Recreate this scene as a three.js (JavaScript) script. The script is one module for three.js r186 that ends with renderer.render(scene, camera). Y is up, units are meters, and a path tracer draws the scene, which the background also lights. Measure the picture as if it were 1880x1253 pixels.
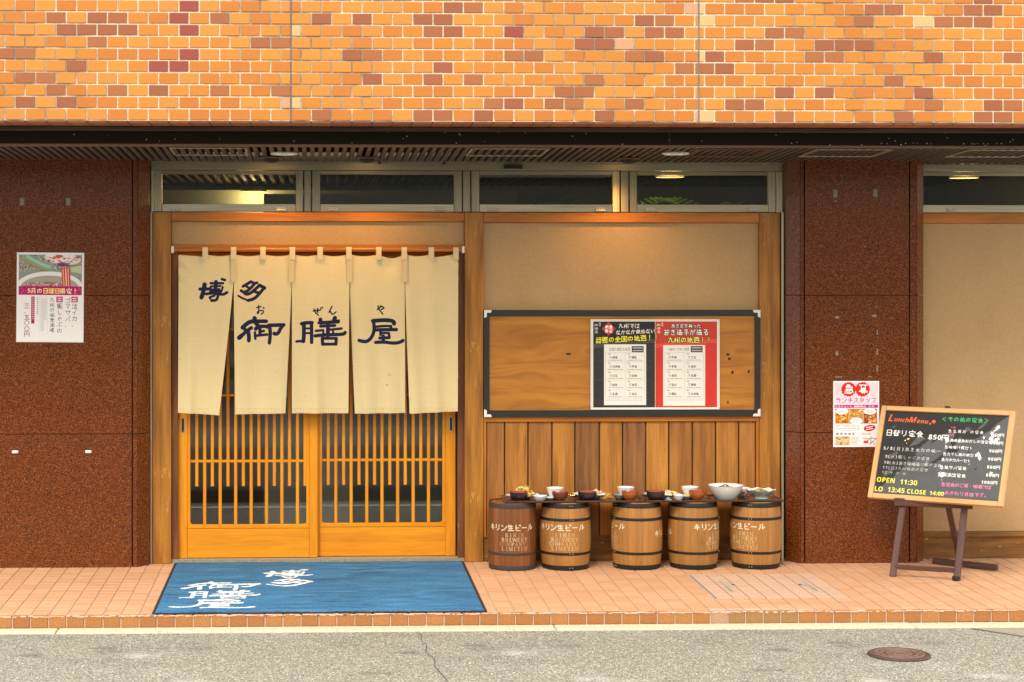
import * as THREE from 'three';
import { mergeGeometries } from 'three/addons/utils/BufferGeometryUtils.js';

// ---------------------------------------------------------------- camera, sky, sun, exposure
const scene = new THREE.Scene();
const F = 3400, PPX = 702, PPY = 500, IW = 1880, IH = 1253.5;          // focal length and optical axis of the shift lens, in photograph pixels
const FW = 2 * (IW - PPX), FH = 2 * (IH - PPY);
const camera = new THREE.PerspectiveCamera(2 * Math.atan(FH / 2 / F) * 180 / Math.PI, FW / FH, 0.1, 400);
camera.setViewOffset(FW, FH, FW / 2 - PPX, FH / 2 - PPY, IW, IH);
camera.position.set(0, 1.93, 12.143);
camera.rotation.y = -Math.atan(122 / F);
scene.add(camera);

const SKY_LEVEL = 1.5, SUN_LEVEL = 1.3;
{ // bright thin overcast, somewhat brighter overhead than at the horizon
  const W = 128, H = 64, d = new Float32Array(W * H * 4);
  for (let j = 0; j < H; j++) for (let i = 0; i < W; i++) {
    const e = ((j + 0.5) / H - 0.5) * Math.PI, k = (j * W + i) * 4, s = Math.sin(Math.max(e, 0));
    const L = SKY_LEVEL * (0.62 + 0.38 * s);
    d[k] = L * 1.02; d[k + 1] = L; d[k + 2] = L * 0.95; d[k + 3] = 1;
  }
  const t = new THREE.DataTexture(d, W, H, THREE.RGBAFormat, THREE.FloatType);
  t.mapping = THREE.EquirectangularReflectionMapping; t.magFilter = THREE.LinearFilter; t.needsUpdate = true;
  scene.background = t; scene.environment = t;
}
const sun = new THREE.DirectionalLight(0xfff1dd, SUN_LEVEL);
sun.position.set(-4, 13, 11); sun.target.position.set(1.2, 0.5, 0.5);
sun.castShadow = true; sun.shadow.radius = 34; sun.shadow.mapSize.set(2048, 2048);
Object.assign(sun.shadow.camera, { left: -9, right: 9, top: 9, bottom: -9, near: 1, far: 40 });
scene.add(sun, sun.target);
const renderer = new THREE.WebGLRenderer();
renderer.toneMapping = THREE.LinearToneMapping;
renderer.toneMappingExposure = 1.73;
renderer.shadowMap.enabled = true;

// ---------------------------------------------------------------- helpers
let seed = 7;
const rnd = () => { seed = (seed * 1664525 + 1013904223) >>> 0; return seed / 4294967296; };
const rr = (a, b) => a + (b - a) * rnd();
const hash = (x, y, s) => { let h = Math.imul(x | 0, 374761393) ^ Math.imul(y | 0, 668265263) ^ Math.imul(s | 0, 1274126177); h = Math.imul(h ^ (h >>> 13), 1274126177); return ((h ^ (h >>> 16)) >>> 0) / 4294967296; };
// periodic value noise
function pn(x, y, px, py, s) {
  const ix = Math.floor(x), iy = Math.floor(y), fx = x - ix, fy = y - iy, u = fx * fx * (3 - 2 * fx), v = fy * fy * (3 - 2 * fy);
  const m = (a, n) => ((a % n) + n) % n, h = (a, b) => hash(m(a, px), m(b, py), s);
  return (h(ix, iy) * (1 - u) + h(ix + 1, iy) * u) * (1 - v) + (h(ix, iy + 1) * (1 - u) + h(ix + 1, iy + 1) * u) * v;
}
const lerp = (a, b, t) => a + (b - a) * t, clamp = (x, a, b) => Math.min(b, Math.max(a, x));
const mixc = (a, b, t) => [0, 1, 2].map((i) => lerp(a[i], b[i], t));
function dataTex(w, h, fn, rx = 1, ry = 1, srgb = true) {
  const d = new Uint8Array(w * h * 4);
  for (let j = 0; j < h; j++) for (let i = 0; i < w; i++) { const c = fn(i / w, j / h, i, j), k = (j * w + i) * 4; d[k] = clamp(c[0], 0, 255); d[k + 1] = clamp(c[1], 0, 255); d[k + 2] = clamp(c[2], 0, 255); d[k + 3] = 255; }
  const t = new THREE.DataTexture(d, w, h); t.magFilter = THREE.LinearFilter; t.wrapS = t.wrapT = THREE.RepeatWrapping; t.repeat.set(rx, ry);
  if (srgb) t.colorSpace = THREE.SRGBColorSpace; t.needsUpdate = true; return t;
}
function canvasTex(w, h, draw, srgb = true) {
  const c = document.createElement('canvas'); c.width = w; c.height = h; const g = c.getContext('2d'); draw(g, w, h);
  const t = new THREE.CanvasTexture(c); if (srgb) t.colorSpace = THREE.SRGBColorSpace; t.wrapS = t.wrapT = THREE.RepeatWrapping; return t;
}
// wood with its grain along u; u repeats every metre, v every half metre
function woodTex(s, dark, mid, light, o = {}) {
  const { fine = 90, wave = 1, knots = 0, wear = 0, wearCol = [190, 150, 100] } = o;
  return dataTex(512, 256, (u, v) => {
    const warp = (pn(u * 4, v * 6, 4, 6, s) - 0.5) * 0.09 * wave + (pn(u * 2, v * 3, 2, 3, s + 1) - 0.5) * 0.1 * wave;
    const q = v + warp, band = pn(u * 3, q * 22, 3, 22, s + 2), f1 = pn(u * 10, q * fine, 10, fine, s + 3), f2 = pn(u * 40, v * 128, 40, 128, s + 4), big = pn(u * 3, v * 3, 3, 3, s + 5);
    let t = band * 0.5 + f1 * 0.35 + big * 0.3 - 0.08, c = t < 0.5 ? mixc(dark, mid, t * 2) : mixc(mid, light, t * 2 - 1);
    if (f2 > 0.8) c = mixc(c, dark, (f2 - 0.8) * 2);
    if (knots) { const k = pn(u * 5, v * 7, 5, 7, s + 6); if (k > 0.93) c = mixc(c, dark, (k - 0.93) * 12); }
    if (wear) { const k = pn(u * 9, v * 26, 9, 26, s + 7) * 0.6 + pn(u * 40, v * 80, 40, 80, s + 8) * 0.4; if (k > 1 - wear) c = mixc(c, wearCol, Math.min(1, (k - 1 + wear) * 7)); }
    return c;
  }, 1, 2);
}
const std = (o) => new THREE.MeshStandardMaterial(o), phy = (o) => new THREE.MeshPhysicalMaterial(o);
const lin = (r, g, b) => new THREE.Color().setRGB(r, g, b);
const shadows = (o) => { o.castShadow = o.receiveShadow = true; return o; };
// box with chamfered edges, 44 triangles
function cbox(w, h, d, c = 0.002) {
  const v = {}, P = [], N = [], hx = w / 2, hy = h / 2, hz = d / 2;
  for (const x of [-1, 1]) for (const y of [-1, 1]) for (const z of [-1, 1]) v[[x, y, z]] = [[x * hx, y * (hy - c), z * (hz - c)], [x * (hx - c), y * hy, z * (hz - c)], [x * (hx - c), y * (hy - c), z * hz]];
  const face = (pts) => {
    const a = new THREE.Vector3(...pts[0]), e1 = new THREE.Vector3(...pts[1]).sub(a), e2 = new THREE.Vector3(...pts[2]).sub(a), n = e1.cross(e2).normalize();
    const m = pts.reduce((s, p) => [s[0] + p[0], s[1] + p[1], s[2] + p[2]], [0, 0, 0]);
    if (n.x * m[0] + n.y * m[1] + n.z * m[2] < 0) { pts = [...pts].reverse(); n.negate(); }
    for (let i = 1; i + 1 < pts.length; i++) for (const p of [pts[0], pts[i], pts[i + 1]]) { P.push(...p); N.push(n.x, n.y, n.z); }
  };
  const ax = [[1, 2], [0, 2], [0, 1]];
  for (let k = 0; k < 3; k++) for (const s of [-1, 1]) {
    const key = (a, b) => { const q = [0, 0, 0]; q[k] = s; q[ax[k][0]] = a; q[ax[k][1]] = b; return v[q][k]; };
    face([key(-1, -1), key(1, -1), key(1, 1), key(-1, 1)]);
  }
  for (let k = 0; k < 3; k++) for (const a of [-1, 1]) for (const b of [-1, 1]) {   // edges along axis k
    const [i, j] = ax[k], q0 = [0, 0, 0], q1 = [0, 0, 0]; q0[k] = -1; q1[k] = 1; q0[i] = q1[i] = a; q0[j] = q1[j] = b;
    face([v[q0][i], v[q1][i], v[q1][j], v[q0][j]]);
  }
  for (const q in v) face(v[q]);
  const g = new THREE.BufferGeometry(); g.setAttribute('position', new THREE.Float32BufferAttribute(P, 3)); g.setAttribute('normal', new THREE.Float32BufferAttribute(N, 3));
  return uvm(g);
}
// uv in metres, u along the given axis
function uvm(g, axis = 'x', ou = 0, ov = 0) {
  const p = g.attributes.position, n = g.attributes.normal, uv = new Float32Array(p.count * 2);
  for (let i = 0; i < p.count; i++) {
    const a = [p.getX(i), p.getY(i), p.getZ(i)], m = [Math.abs(n.getX(i)), Math.abs(n.getY(i)), Math.abs(n.getZ(i))], k = m.indexOf(Math.max(...m));
    const rest = [0, 1, 2].filter((x) => x !== k); let A = 'xyz'.indexOf(axis);
    const ui = rest.includes(A) ? A : rest[0], vi = rest.find((x) => x !== ui);
    uv[i * 2] = a[ui] + ou; uv[i * 2 + 1] = a[vi] + ov;
  }
  g.setAttribute('uv', new THREE.BufferAttribute(uv, 2)); return g;
}
const flat = (g) => { const q = g.index ? g.toNonIndexed() : g; return q; };
const merge = (list) => mergeGeometries(list.map((g) => { const q = flat(g); for (const k of Object.keys(q.attributes)) if (!['position', 'normal', 'uv'].includes(k)) q.deleteAttribute(k); return q; }));
const at = (g, x, y, z) => g.translate(x, y, z);
const names = {};
const numbered = (n) => { const k = names[n] = (names[n] ?? -1) + 1; return k ? n + '_' + String(k).padStart(3, '0') : n; };
function part(name, g, m, parent, x = 0, y = 0, z = 0) { const o = shadows(new THREE.Mesh(g, m)); o.name = name; o.position.set(x, y, z); parent.add(o); return o; }
function thing(name, label, category, x = 0, y = 0, z = 0, group) {
  const o = new THREE.Group(); o.name = numbered(name); o.position.set(x, y, z); o.userData = { label, category }; if (group) o.userData.group = group; scene.add(o); return o;
}
function struct(name, x = 0, y = 0, z = 0) { const o = new THREE.Group(); o.name = numbered(name); o.position.set(x, y, z); o.userData = { kind: 'structure' }; scene.add(o); return o; }
function lone(name, g, m, label, category, x, y, z, group) { const o = part(numbered(name), g, m, scene, x, y, z); o.userData = { label, category }; if (group) o.userData.group = group; return o; }
// a chamfered wooden (or other) bar from x0..x1, y0..y1, z0..z1 placed under parent
function bar(name, m, parent, x0, x1, y0, y1, z0, z1, axis = 'x', c = 0.002) {
  return part(name, uvm(cbox(x1 - x0, y1 - y0, z1 - z0, c), axis, rr(0, 1), rr(0, 0.5)), m, parent, (x0 + x1) / 2, (y0 + y1) / 2, (z0 + z1) / 2);
}

// ---------------------------------------------------------------- writing: brush strokes and a plain stroke alphabet on a 10 by 10 grid
const STROKES = {
  '月': '212619 217179 2474 2777', '日': '2129 218189 2585 2989', 'の': '524728162352838668', '曜': '1218 123238 1535 1838 4161 6164 4363 7191 9194 7393 6548 5559 5595 5797 5999 7579',
  '限': '1119 11313324 243618 4149 417175 4373 4575 4958 6579 9668', '定': '5052 14129294 2575 5559 5787 3628 285999', '活': '1122 1324 1927 8241 3494 6266 4749 478789 4989',
  'イ': '815416 5459', 'カ': '13837958 414419', 'ゴ': '137379 1979 7182 8192', 'マ': '128246 3568', 'サ': '1393 3136 7175 7559', 'バ': '4419 6489 7283 8192',
  '豚': '111618 113139 1333 1535 4191 6143 5345 635749 5546 5648 6579 8396 6699', 'し': '31375987', 'ゃ': '26448576 3459 5362', 'ぶ': '4153 53455759 2718 7688 7182 8192',
  '九': '1363689897 414419', '州': '222619 5159 8189 1416 3436 6567', '味': '1317 133337 1737 4393 4696 6169 6649 6699', '覚': '2132 4142 7162 14139394 3437 347477 3575 3777 4719 6769 6999 9998',
  '満': '1122 1425 1928 3393 5154 7174 3539 359599 6369 4757 7787', '喫': '1317 133337 1737 4292 4484 6164 4696 6469 6648 6699 7174', '三': '1282 2575 1989', '五': '1282 5239 257579 1999',
  '〇': '512315285988958351', '円': '1119 119199 5155 1595', 'で': '1282544779 6576 7586', 'は': '1119 3393 717759485799', 'な': '1353 4118 7183 646849385799', 'か': '14636759 4119 7294',
  '飲': '4114 4164 2464 2429 2646 2956 7154 6393 9384 7459 7499', 'め': '2268 6139181553958869', 'い': '12283846 7286', '話': '2131 1343 1535 1737 1719 173739 1939 9151 4494 7174 5759 578789 5989 7477',
  '題': '1115 114145 1343 1545 0646 2629 1999 5191 5257 528287 5484 5787', '全': '5115 5195 2474 2676 5449 1999', '国': '1119 119199 1999 3373 3575 5357 3777 6667',
  '地': '1343 2127 1837 458386 6167 43489997', '酒': '1122 1425 1928 3191 5154 7174 3339 339399 3999 3696', '!': '5156 5859', '数': '3135 1353 2418 4458 1656 2649 5609 7154 6393 8379 6499',
  '量': '3134 317174 3373 3474 0595 3638 367678 3777 3878 5659 0999', '熱': '3135 1252 1555 6146 5373 7376 7696 1719 3739 5759 7789', 'き': '2272 2474 4167 27284979', '志': '5154 1292 2474 2618 36395979 5657 8798',
  'を': '1272 4125 25456566 8346 46496979', '持': '1333 2129 0736 4383 6165 3595 7579 3797 5668', 'っ': '25648659', 'た': '1353 3119 5484 56586999', '若': '1292 3133 7173 1595 5419 3639 367679 3979',
  '造': '1122 14241718 189999 5143 4282 6165 3595 4648 468688 4888', '手': '7121 2373 1696 5159 5949', 'が': '13535749 3119 6385 7182 8192', 'る': '217126648679494768',
  '急': '4123 3161 6143 2383 8386 2585 2686 1719 3739 3979 7978 5758 8798', '募': '1191 3133 7173 3436 347476 3575 3676 1797 5617 5698 3878 7869 5849', 'ラ': '2272 1484 847659', 'ン': '1233 195893',
  'チ': '7223 1595 5255 555839', 'ス': '22725619 5689', 'タ': '4116 3383 837619 3566', 'ッ': '2435 4455 8358 5839', 'フ': '1282 826739', 'そ': '227234 1484 84555779', '他': '3115 2429 458386 6167 43489997',
  '食': '5115 5195 3437 347477 3575 3777 3739 3959 6899', '替': '1242 3116 1444 6292 7166 6494 2629 267679 2878 2979', 'り': '2126 717749', 'お': '1353 31381826658769 7284', 'わ': '3139 1333 3317 2654858869',
  '自': '5142 2229 227279 2474 2676 2979', '由': '1319 138389 1686 1989 5159', 'す': '1292 51574556 5739', '、': '1728', '。': '1728293817', '噌': '1317 133337 1737 5152 8172 4347 439397 4595 4797 588889 5859 5989',
  '汁': '1122 1425 1928 4494 7179', 'ご': '2262 26386979 7182 8192', 'こ': '2272 26386979', 'だ': '1353 3119 5484 56586999 7182 8192', '生': '2114 2373 5159 2676 1999', 'ビ': '21283989 2565 7182 8192', 'ー': '1585',
  'ル': '323619 616895', 'キ': '2373 1686 4159', 'リ': '2126 717749', '個': '3115 2429 4149 419199 4999 5383 5557 557577 5777', '性': '2129 1314 3334 5143 4393 6169 4686 3999', '派': '1122 1425 1928 8142 424648 6459 7499',
  '飯': '4114 4164 2464 2429 2646 2956 6191 6168 6484 8469 6599', '〈': '721579', '〉': '218529', '・': '4555', '―': '0595', '火': '5155 5519 5599 2435 8465', '水': '5159 1444 4419 8365 5599', '☆': '511989136311 1385', 'セ': '13839466 3138 3989', 'ト': '4149 4476', 'ソ': '2134 826719',
};
function glyph(g, ch, x, y, s, sy = s) {
  const d = STROKES[ch]; if (!d) return;
  for (const st of d.split(' ')) { g.beginPath(); for (let i = 0; i + 1 < st.length; i += 2) { const px = x + (+st[i] + 0.5) / 10 * s, py = y + (+st[i + 1] + 0.3) / 10 * sy; i ? g.lineTo(px, py) : g.moveTo(px, py); } g.stroke(); }
}
// a line of writing; latin letters and digits use the given font
function write(g, text, x, y, s, o = {}) {
  const { col = '#000', w = s * 0.11, edge, ew = 0, down = false, pitch = s * 1.02, sy = s, font = 'bold', skew = 0 } = o;
  g.lineCap = 'round'; g.lineJoin = 'round';
  const run = (c, lw) => { let cx = x, cy = y; g.strokeStyle = g.fillStyle = c; g.lineWidth = lw;
    for (const ch of text) { if (STROKES[ch]) glyph(g, ch, cx, cy, s, sy); else if (ch !== ' ') { g.font = font + ' ' + s + 'px sans-serif'; if (lw > w) g.strokeText(ch, cx + s * 0.15, cy + sy * 0.86); g.fillText(ch, cx + s * 0.15, cy + sy * 0.86); }
      const adv = STROKES[ch] ? pitch : pitch * (ch === ' ' ? 0.5 : 0.66); if (down) cy += pitch; else { cx += adv; cy += skew * adv; } } };
  if (edge) run(edge, w + ew); run(col, w);
}
// brush-written sign characters: [width, x, y, x, y, ...] in a box given as x0, y0, x1, y1
const BRUSH = {
  haku: { box: [115, 145, 800, 695], s: [[62, 145, 392, 370, 388], [88, 250, 290, 235, 450, 192, 580], [52, 645, 165, 715, 182], [50, 390, 258, 672, 258], [72, 510, 225, 505, 500], [40, 400, 330, 620, 322], [44, 395, 340, 395, 450], [34, 420, 400, 600, 388], [44, 672, 345, 655, 425], [66, 400, 450, 630, 445], [58, 300, 505, 430, 478, 560, 498, 690, 522, 780, 472], [56, 578, 500, 574, 600, 530, 655, 430, 655], [46, 490, 545, 370, 580, 400, 605]] },
  ta: { box: [1000, 190, 1650, 690], s: [[58, 1310, 222, 1220, 280, 1130, 330], [54, 1310, 222, 1380, 262, 1455, 248], [58, 1395, 270, 1270, 420, 1150, 470, 1085, 430], [48, 1215, 335, 1260, 365], [62, 1510, 305, 1360, 450, 1240, 520, 1170, 495], [66, 1510, 305, 1560, 330, 1630, 368], [62, 1610, 370, 1500, 520, 1380, 625, 1250, 655], [40, 1250, 655, 1140, 620, 1020, 548], [58, 1405, 455, 1480, 475]] },
  go: { box: [110, 365, 1400, 1080], s: [[100, 585, 420, 595, 500, 640, 555], [92, 560, 495, 450, 505, 340, 590, 265, 655], [84, 650, 495, 895, 495], [84, 300, 670, 320, 690], [80, 500, 665, 390, 730, 270, 840, 175, 915], [100, 230, 870, 175, 915], [90, 410, 750, 440, 850, 435, 985], [88, 690, 615, 620, 690], [78, 700, 625, 880, 622, 930, 640], [74, 730, 640, 735, 830], [54, 750, 755, 840, 745], [56, 600, 780, 600, 890, 615, 945], [60, 640, 862, 780, 850, 925, 835], [82, 965, 600, 1230, 592, 1365, 590], [82, 980, 620, 1012, 720, 1010, 900, 995, 1045], [80, 1340, 605, 1270, 700, 1240, 785, 1180, 828, 1115, 808]] },
  zen: { box: [100, 365, 1410, 1135], s: [[78, 250, 560, 340, 535, 520, 532], [86, 310, 560, 310, 900, 295, 1010], [56, 295, 1010, 200, 1005, 120, 1015], [76, 505, 540, 510, 800, 510, 1035], [46, 340, 680, 480, 680], [46, 340, 805, 470, 797], [86, 735, 450, 745, 530], [92, 1110, 412, 1080, 480], [74, 700, 535, 940, 522, 1195, 512], [36, 1130, 475, 1220, 472], [66, 740, 622, 1105, 606], [84, 930, 530, 930, 860], [54, 620, 742, 800, 725], [54, 1000, 712, 1280, 682], [46, 810, 740, 810, 830], [46, 1060, 740, 1075, 830], [74, 600, 870, 800, 842, 1330, 838, 1375, 785], [64, 785, 935, 1150, 935], [72, 785, 935, 795, 1085], [72, 1145, 940, 1138, 1085], [66, 795, 1085, 1138, 1082]] },
  ya: { box: [180, 415, 1420, 1100], s: [[88, 595, 490, 700, 480, 900, 466, 1080, 478, 1150, 520, 1150, 560], [76, 612, 500, 625, 600, 622, 760, 560, 900, 450, 1010, 340, 1022, 215, 988], [54, 660, 640, 880, 616, 1070, 622], [76, 650, 722, 900, 712, 1210, 712], [58, 1070, 622, 1058, 700], [60, 790, 770, 790, 845], [54, 790, 800, 1000, 800], [60, 1008, 805, 1020, 900], [68, 765, 930, 1020, 916], [76, 860, 880, 860, 1020], [74, 655, 1042, 860, 1024, 1100, 1062, 1280, 1050, 1385, 992]] },
  o: { box: [630, 80, 835, 325], s: [[30, 640, 145, 745, 122], [28, 690, 92, 695, 200, 688, 305, 652, 290, 660, 250, 740, 215, 815, 222, 822, 270, 760, 312], [34, 810, 150, 825, 160]] },
  ze: { box: [540, 125, 805, 345], s: [[30, 548, 232, 735, 207], [28, 570, 180, 592, 270, 680, 338], [36, 660, 178, 660, 262], [26, 735, 152, 755, 175], [26, 780, 132, 795, 155]] },
  n: { box: [925, 105, 1145, 330], s: [[30, 1030, 118, 942, 290, 975, 242, 1000, 252, 1022, 310, 1070, 318, 1135, 257]] },
  yak: { box: [710, 85, 910, 320], s: [[30, 718, 198, 800, 112, 888, 132, 888, 170, 822, 193], [30, 735, 102, 757, 190, 858, 313], [30, 805, 100, 790, 140]] },
};
function brush(g, key, x0, y0, x1, y1, col, k = 1) {
  const b = BRUSH[key], [bx0, by0, bx1, by1] = b.box, sx = (x1 - x0) / (bx1 - bx0), sy = (y1 - y0) / (by1 - by0);
  g.save(); g.translate(x0 - bx0 * sx, y0 - by0 * sy); g.scale(sx, sy); g.strokeStyle = col; g.lineCap = 'round'; g.lineJoin = 'round';
  for (const [w, ...p] of b.s) { g.lineWidth = w * k; g.beginPath(); g.moveTo(p[0], p[1]); if (p.length === 4) g.lineTo(p[2], p[3]); else { for (let i = 2; i + 3 < p.length; i += 2) g.quadraticCurveTo(p[i], p[i + 1], (p[i] + p[i + 2]) / 2, (p[i + 1] + p[i + 3]) / 2); g.lineTo(p[p.length - 2], p[p.length - 1]); } g.stroke(); }
  g.restore();
}
// specks scattered over a canvas, wrapping round its edges
function specks(g, w, h, n, r0, r1, cols, stretch = 1) {
  for (let i = 0; i < n; i++) { const x = rnd() * w, y = rnd() * h, r = rr(r0, r1); g.fillStyle = cols[(rnd() * cols.length) | 0]; const a = rnd() * 3.1, q = r * rr(0.5, 1) * stretch;
    for (const dx of x < r1 * 2 ? [0, w] : x > w - r1 * 2 ? [0, -w] : [0]) for (const dy of y < r1 * 2 ? [0, h] : y > h - r1 * 2 ? [0, -h] : [0]) { g.beginPath(); g.ellipse(x + dx, y + dy, r, q, a, 0, 6.3); g.fill(); } }
}

// ---------------------------------------------------------------- materials
const M = {};
M.doorWood = std({ map: woodTex(11, [206, 124, 8], [228, 146, 12], [238, 158, 22], { fine: 60, wave: 0.3, wear: 0.13, wearCol: [176, 104, 14] }), roughness: 0.42 });
M.postWood = std({ map: woodTex(21, [118, 72, 16], [168, 110, 30], [198, 140, 50], { fine: 100, wave: 0.4, wear: 0.2, wearCol: [204, 156, 82] }), roughness: 0.5 });
M.beamWood = std({ map: woodTex(26, [150, 86, 18], [184, 112, 28], [200, 130, 42], { fine: 90, wave: 0.4 }), roughness: 0.5 });
M.jambWood = std({ map: woodTex(31, [84, 44, 18], [112, 62, 26], [140, 84, 38], { wear: 0.12 }), roughness: 0.6 });
M.boards = [0, 1, 2].map((i) => std({ map: woodTex(41 + i * 9, [[110, 64, 22], [128, 78, 24], [96, 58, 26]][i], [[156, 100, 38], [176, 116, 40], [136, 88, 42]][i], [[188, 128, 56], [206, 146, 60], [166, 112, 58]][i], { fine: 128, wave: 0.3, wear: 0.1, wearCol: [186, 128, 72] }), roughness: 0.6 }));
M.plinthWood = std({ map: woodTex(71, [92, 58, 22], [132, 88, 36], [160, 112, 52], { wear: 0.2, wearCol: [196, 160, 104] }), roughness: 0.7 });
M.plyWood = std({ map: woodTex(81, [152, 94, 26], [182, 120, 38], [198, 138, 54], { wave: 2.2, fine: 40, knots: 1 }), roughness: 0.5 });
M.pine = std({ map: woodTex(91, [186, 138, 84], [204, 158, 100], [214, 172, 118], { fine: 50 }), roughness: 0.55 });
M.darkWood = std({ map: woodTex(101, [58, 34, 30], [82, 52, 46], [104, 70, 62], { fine: 60, wear: 0.06, wearCol: [140, 110, 98] }), roughness: 0.5 });
M.slat = std({ map: woodTex(111, [56, 46, 40], [80, 67, 58], [102, 88, 76], { fine: 60, wave: 0.3 }), roughness: 0.6 });
M.black = std({ color: lin(0.012, 0.012, 0.012), roughness: 0.6 });
M.blackPaint = std({ color: lin(0.018, 0.02, 0.018), roughness: 0.45 });
M.dark = std({ color: lin(0.02, 0.015, 0.012), roughness: 0.9 });
M.steelTex = dataTex(256, 256, (u, v) => { const a = 214 + 30 * (pn(u * 4, v * 200, 4, 200, 5) - 0.5) + 22 * (pn(u * 3, v * 4, 3, 4, 6) - 0.5); return [a, a * 0.99, a * 0.95]; });
M.steel = phy({ map: M.steelTex, color: lin(0.6, 0.55, 0.42), metalness: 1, roughness: 0.4, anisotropy: 0.8 });
M.screw = std({ color: lin(0.5, 0.48, 0.44), metalness: 0.9, roughness: 0.4 });
M.white = std({ color: lin(0.78, 0.77, 0.74), roughness: 0.5 });
M.plaster = std({ map: dataTex(256, 256, (u, v) => { const a = 0.95 + 0.05 * (pn(u * 60, v * 60, 60, 60, 3) - 0.5) + 0.03 * (pn(u * 4, v * 4, 4, 4, 4) - 0.5); return [192 * a, 158 * a, 112 * a]; }, 2, 2), roughness: 0.95, bumpMap: dataTex(256, 256, (u, v) => { const a = 255 * pn(u * 90, v * 90, 90, 90, 8); return [a, a, a]; }, 4, 4, false), bumpScale: 0.0012 });
M.granite = phy({ color: lin(0.86, 0.82, 0.7), map: canvasTex(1024, 1024, (g, w, h) => { g.fillStyle = '#6e3a1a'; g.fillRect(0, 0, w, h); specks(g, w, h, 15000, 2.5, 7, ['#804422', '#8c4c26', '#602f16', '#743a1a', '#a05e34', '#542814']); specks(g, w, h, 3400, 2, 6, ['#2a1a14', '#3a2018', '#1e1612', '#4a2a1c']); specks(g, w, h, 1300, 1.5, 3.5, ['#a8765a', '#9a6a50', '#8c6a58']); }), roughness: 0.25, specularIntensity: 0.6, clearcoat: 0.14, clearcoatRoughness: 0.04 });
M.granite.map.repeat.set(1.6, 1.6);
M.grout = std({ color: lin(0.16, 0.13, 0.1), roughness: 0.9 });
M.mortar = std({ map: dataTex(512, 512, (u, v) => { const k = pn(u * 5, v * 5, 5, 5, 9) * 0.6 + pn(u * 22, v * 22, 22, 22, 10) * 0.4, f = pn(u * 128, v * 128, 128, 128, 11); const c = mixc([226, 209, 184], [150, 138, 122], clamp((k - 0.46) * 3.0, 0, 1)); return c.map((x) => x * (0.9 + 0.16 * f)); }, 0.6, 0.6), roughness: 0.95 });
M.brickTex = canvasTex(512, 512, (g, w, h) => { g.fillStyle = '#e6e2dc'; g.fillRect(0, 0, w, h); specks(g, w, h, 9000, 0.8, 2.4, ['#f4f0ea', '#d8d2cb', '#fffdf8', '#cdc6bd']); specks(g, w, h, 160, 1, 2.2, ['#8d8178', '#a2968c']); for (let i = 0; i < 90; i++) { g.fillStyle = 'rgba(255,250,240,0.12)'; g.fillRect(rnd() * w, rnd() * h, rr(30, 160), rr(1, 3)); } });
M.brickTex.repeat.set(4, 4);
const brickMat = (r, g, b) => std({ map: M.brickTex, color: lin(r, g, b), roughness: 0.62 });
M.bricks = [[0.74, 0.29, 0.036], [0.71, 0.265, 0.03], [0.67, 0.235, 0.03], [0.77, 0.325, 0.046], [0.72, 0.305, 0.05], [0.65, 0.22, 0.03]].map((c) => brickMat(...c));
M.redBricks = [[0.44, 0.145, 0.05], [0.4, 0.125, 0.05], [0.48, 0.165, 0.052]].map((c) => brickMat(...c));
M.darkRed = brickMat(0.38, 0.075, 0.05); M.paleBrick = brickMat(0.74, 0.4, 0.22); M.creamBrick = brickMat(0.8, 0.55, 0.25);
M.tileTex = canvasTex(512, 512, (g, w, h) => { g.fillStyle = '#e8e2dc'; g.fillRect(0, 0, w, h); for (let y = 0; y < h; y += 4) { g.fillStyle = ['#f3ede6', '#d9d0c8', '#e2dad2', '#efe8e0'][(rnd() * 4) | 0]; g.fillRect(0, y, w, 2); } specks(g, w, h, 2600, 0.8, 2.2, ['#cfc4ba', '#f8f4ee', '#d9cfc5']); specks(g, w, h, 90, 1, 3, ['#9a8c80']); });
M.tileTex.repeat.set(3, 3);
const tileMat = (r, g, b) => std({ map: M.tileTex, color: lin(r, g, b), roughness: 0.6 });
M.tiles = [[0.72, 0.435, 0.265], [0.7, 0.41, 0.24], [0.74, 0.455, 0.285], [0.69, 0.4, 0.235]].map((c) => tileMat(...c));
M.pinkTiles = [[0.7, 0.5, 0.38], [0.68, 0.48, 0.36], [0.72, 0.52, 0.4]].map((c) => tileMat(...c));
M.kerbTex = canvasTex(256, 256, (g, w, h) => { g.fillStyle = '#e0d8ce'; g.fillRect(0, 0, w, h); specks(g, w, h, 2500, 0.8, 2.6, ['#cfc6bb', '#efe9e1', '#bdb2a5']); specks(g, w, h, 70, 1.2, 4, ['#6f6358', '#8b7d70'], 0.5); for (let i = 0; i < 26; i++) { g.fillStyle = 'rgba(90,76,64,0.35)'; g.fillRect(rnd() * w, rnd() * h, rr(8, 40), rr(1, 2.4)); } });
M.kerbTex.repeat.set(5, 5);
const kerbMat = (r, g, b) => std({ map: M.kerbTex, color: lin(r, g, b), roughness: 0.7 });
M.kerbs = [[0.54, 0.25, 0.085], [0.5, 0.225, 0.075], [0.58, 0.28, 0.1]].map((c) => kerbMat(...c));
M.kerbTan = kerbMat(0.46, 0.27, 0.11); M.kerbPink = kerbMat(0.62, 0.4, 0.28);
M.joint = std({ color: lin(0.4, 0.33, 0.26), roughness: 0.95 });
M.jointPale = std({ color: lin(0.66, 0.52, 0.42), roughness: 0.95 });
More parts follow.
